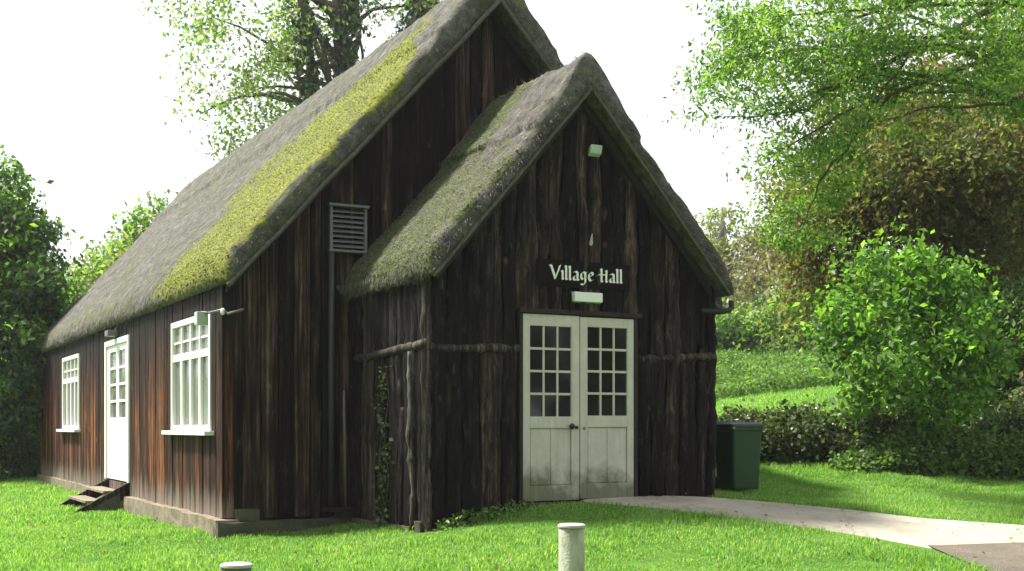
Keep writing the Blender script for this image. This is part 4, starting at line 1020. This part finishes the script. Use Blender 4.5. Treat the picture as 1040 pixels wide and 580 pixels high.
# low wall of ivy along the lawn
def hedge(name, label, cat, A, B, hgt, dep, mat, n, leaf, seed, jag=.17, group=None):
    A, B = np.array(A, float), np.array(B, float); Ln = np.linalg.norm(B - A); d = (B - A) / Ln; nn = np.array((-d[1], d[0]))
    mid = (A + B) / 2; e = empty(name, (mid[0], mid[1], float(gz(*mid))), label, cat, group); r = np.random.default_rng(seed)
    def prof(s): return hgt * (.35 + .65 * min(1, s / .9, (Ln - s) / .9 + .01)) * (1 + .38 * noise.noise((s * .9, seed, 0)) + .12 * noise.noise((s * 3, seed, 3)))
    m_ = MB(); K = int(Ln / .3) + 1
    V = []; F = []
    for i in range(K + 1):
        s = Ln * i / K; h = prof(s) * .82
        for a, z in ((-.38, -.1), (-.36, h * .7), (-.2, h), (.2, h), (.36, h * .7), (.38, -.1)):
            p = A + d * s + nn * a * dep; V.append((p[0], p[1], float(gz(p[0], p[1])) + z))
    for i in range(K):
        for k2 in range(5): F.append((i * 6 + k2, i * 6 + k2 + 1, i * 6 + 7 + k2, i * 6 + 6 + k2))
    F.append(tuple(range(6))); F.append(tuple(reversed(range(K * 6, K * 6 + 6))))
    m_.add(V, F); m_.build('stems', M['dark_stem'], e)
    s = r.uniform(0, Ln, n); ang = r.uniform(0, math.pi, n); h = np.array([prof(x) for x in s]); lump = np.array([noise.noise((x * 1.6, a * 2.2, seed)) for x, a in zip(s, ang)])
    rr_ = 1 + lump * .3 + r.normal(0, jag, n); low = r.uniform(0, 1, n) < .45
    q = np.cos(ang) * .5 * dep * rr_; z = np.where(low, r.uniform(0, 1, n) * h * .6, (.42 + .58 * np.sin(ang)) * h * rr_)
    q = np.where(low, np.sign(q) * .47 * dep * rr_, q)
    P = A[None] + d[None] * s[:, None] + nn[None] * q[:, None]
    P3 = np.column_stack([P, gz(P[:, 0], P[:, 1]) + z]); leaf_cloud('leaves', P3, leaf, mat, e, seed, aspect=.75, upbias=.6)
    return e
M['dark_stem'] = plain('shaded_stems', (.018, .02, .012), .95, .1, .4, 9)
hedge('ivy_hedge', 'low ivy covered bank running behind the bin towards the bright shrub', 'hedge', (2.4, 18.3), (7.2, 18.7), .56, .9, M['hedge_leaf'], 30000, .075, 81)
hedge('bramble_hedge', 'tangled bramble bank right of the bright shrub, reaching the right edge', 'hedge', (6.8, 18.6), (11.5, 18.8), .85, 1.1, M['hedge_leaf'], 26000, .08, 84, .2)
hedge('bramble_clump', 'green brambles spilling onto the grass in front of the bank', 'bramble', (4.6, 17.9), (9.8, 17.7), .42, .75, M['bramble'], 22000, .07, 88, .25)
hedge('dry_bramble', 'brownish dry undergrowth on the bank at the right edge', 'bramble', (7.9, 19.3), (10.5, 19.3), 1.35, .9, M['leaf_grey'], 7000, .08, 91, .3)
# nettle cover at the top of the field
r = np.random.default_rng(3); n = 62000; X = r.uniform(4, 14, n); Y = r.uniform(32.3, 43, n)
P = np.column_stack([X, Y, gz(X, Y) + r.uniform(0, .5, n) * (1 + .4 * np.sin(X * 2) * np.cos(Y * 1.7))])
nc = leaf_cloud('nettle_cover', P, .11, M['bramble'], None, 9, aspect=.6, upbias=.8); tag(nc, 'low leafy ground cover at the top of the field', 'ground cover', kind='stuff')
# ivy climbing the porch side
e = empty('climbing_ivy', H(-PW - .1, -1.25, -1.2), 'thin ivy plant climbing the side of the porch left of the corner', 'ivy')
stem = [H(-PW - .085, -1.28 + .06 * math.sin(k * .9), -1.25 + k * .13) for k in range(15)]
m1 = MB(); m1.tube(stem, [.012 - .0006 * k for k in range(15)], 6, False); m1.tube([stem[3], H(-PW - .085, -1.05, -.6), H(-PW - .085, -1.12, -.1)], .006, 5, False); m1.build('stem', M['trunk'], e, True)
P = []
for k in range(300):
    f = r.uniform(0, 1) ** 1.2; z = -1.2 + f * 1.85; P.append(H(-PW - .10 - abs(r.normal(0, .03)), -1.26 + r.normal(0, .10 - .055 * f) + .05 * math.sin(z * 6), z))
leaf_cloud('leaves', np.array(P), .05, M['hedge_leaf'], e, 12, aspect=.85, axis=None)
# weeds at the wall foot by the door
P = []
for k in range(450):
    s = r.uniform(-1.75, -.75); P.append(H(s, -PD - .12 - abs(r.normal(0, .12)), 0) * (1, 1, 0) + np.array((0, 0, 0)))
P = np.array(P); P[:, 2] = gz(P[:, 0], P[:, 1]) + r.uniform(0, .13, len(P)); wd = leaf_cloud('wall_weeds', P, .05, M['bramble'], None, 14); tag(wd, 'small weeds along the foot of the porch wall left of the door', 'weeds', kind='stuff')

# ------------------------------------------------------------------ grass
def in_hall(x, y):
    dx, dy = x - B0[0], y - B0[1]; s = dx * FV[0] + dy * FV[1]; t = dx * DV[0] + dy * DV[1]
    return ((abs(s) < HW + .14) & (t > -.24) & (t < LEN)) | ((abs(s) < PW + .07) & (t > -PD - .06) & (t < .3))
def grass(name, n, y0, y1, x0f, x1f, hgt, wid, seed, pw=1.0, keep=None, cover=None):
    r = np.random.default_rng(seed); Y = y0 + (y1 - y0) * r.uniform(0, 1, n) ** pw; X = (x0f + (x1f - x0f) * r.uniform(0, 1, n)) * (Y + 1)
    ok = ~in_hall(X, Y)
    jx, jy = X + r.normal(0, .07, n), Y + r.normal(0, .07, n)
    ok &= ~inside(PATHPOLY, jx, jy) & ~inside(GRAVPOLY, jx + .06, jy)
    if keep is not None: ok &= keep(X, Y)
    X, Y = X[ok], Y[ok]; n = len(X); P = np.column_stack([X, Y, gz(X, Y) - .01])
    tuft = np.array([noise.noise((a * 1.1, b * 1.1, 3)) + .6 * noise.noise((a * 3.5, b * 3.5, 8)) for a, b in zip(X, Y)])
    h = hgt * r.uniform(.35, 1.5, n) * np.maximum(.3, 1 + .95 * tuft); a = r.uniform(0, 2 * math.pi, n); ln = r.uniform(.1, .8, n)
    d = np.column_stack([np.cos(a), np.sin(a), np.zeros(n)]); a2 = a + math.pi / 2 + r.uniform(-.6, .6, n); wv = np.column_stack([np.cos(a2), np.sin(a2), np.zeros(n)]) * (wid * r.uniform(.7, 1.3, n))[:, None]
    h = h[:, None]; ln = ln[:, None]; m = P + UP * h * .6 + d * h * ln * .25; t = P + UP * h * (1 - .25 * ln) + d * h * ln
    V = np.stack([P - wv, P + wv, m + wv * .75, m - wv * .75, t], 1).reshape(-1, 3); k = np.arange(n)[:, None] * 5
    F = np.concatenate([k + np.array((0, 1, 2)), k + np.array((0, 2, 3)), k + np.array((3, 2, 4))])
    return tag(fast_mesh(name, V, F, M['grass'], None), cover, 'grass', kind='stuff')
grass('grass', 300000, 9.5, 16.5, -.47, .50, .045, .0045, 1, 1.1, None, 'short bright green grass of the lawn in front of the hall')
grass('grass', 130000, 16.5, 31, -.47, -.12, .06, .006, 2, 1.0, None, 'grass of the lawn stretching along the side of the hall')
grass('grass', 60000, 16.5, 18.4, .12, .50, .055, .005, 3, 1.0, None, 'strip of grass between the concrete path and the ivy bank')
grass('grass', 70000, 19.2, 33, .10, .40, .07, .010, 4, 1.0, None, 'bright sunlit grass of the field behind the ivy bank')

# pale moist air between the near lawn and the far wood
hz = MB(); hz.box((-140, -50, -4), (280, 0, 0), (0, 240, 0), (0, 0, 48)); m, t, b = newmat('moist_air'); t.nodes.remove(b)
pv = N(t, 'ShaderNodeVolumePrincipled'); pv.inputs['Density'].default_value = .00045; pv.inputs['Color'].default_value = (.95, .96, 1, 1); pv.inputs['Anisotropy'].default_value = .2
t.links.new(pv.outputs[0], t.nodes['Material Output'].inputs['Volume'])
tag(hz.build('haze', m), 'pale haze in the air', 'haze', kind='stuff')

# fallen leaves and small white clover heads on the lawn
r = np.random.default_rng(77); n = 420; Y = r.uniform(9.8, 17.5, n); X = r.uniform(-.46, .46, n) * Y; ok = ~in_hall(X, Y); X, Y = X[ok], Y[ok]
P = np.column_stack([X, Y, gz(X, Y) + np.where(inside(PATHPOLY, X, Y), .035, .03)])
tag(leaf_cloud('fallen_leaves', P, .05, M['leaf_brown'], None, 78, aspect=.7, upbias=2, droop=0), 'a scatter of small fallen leaves on the grass and path', 'fallen leaves', kind='stuff')
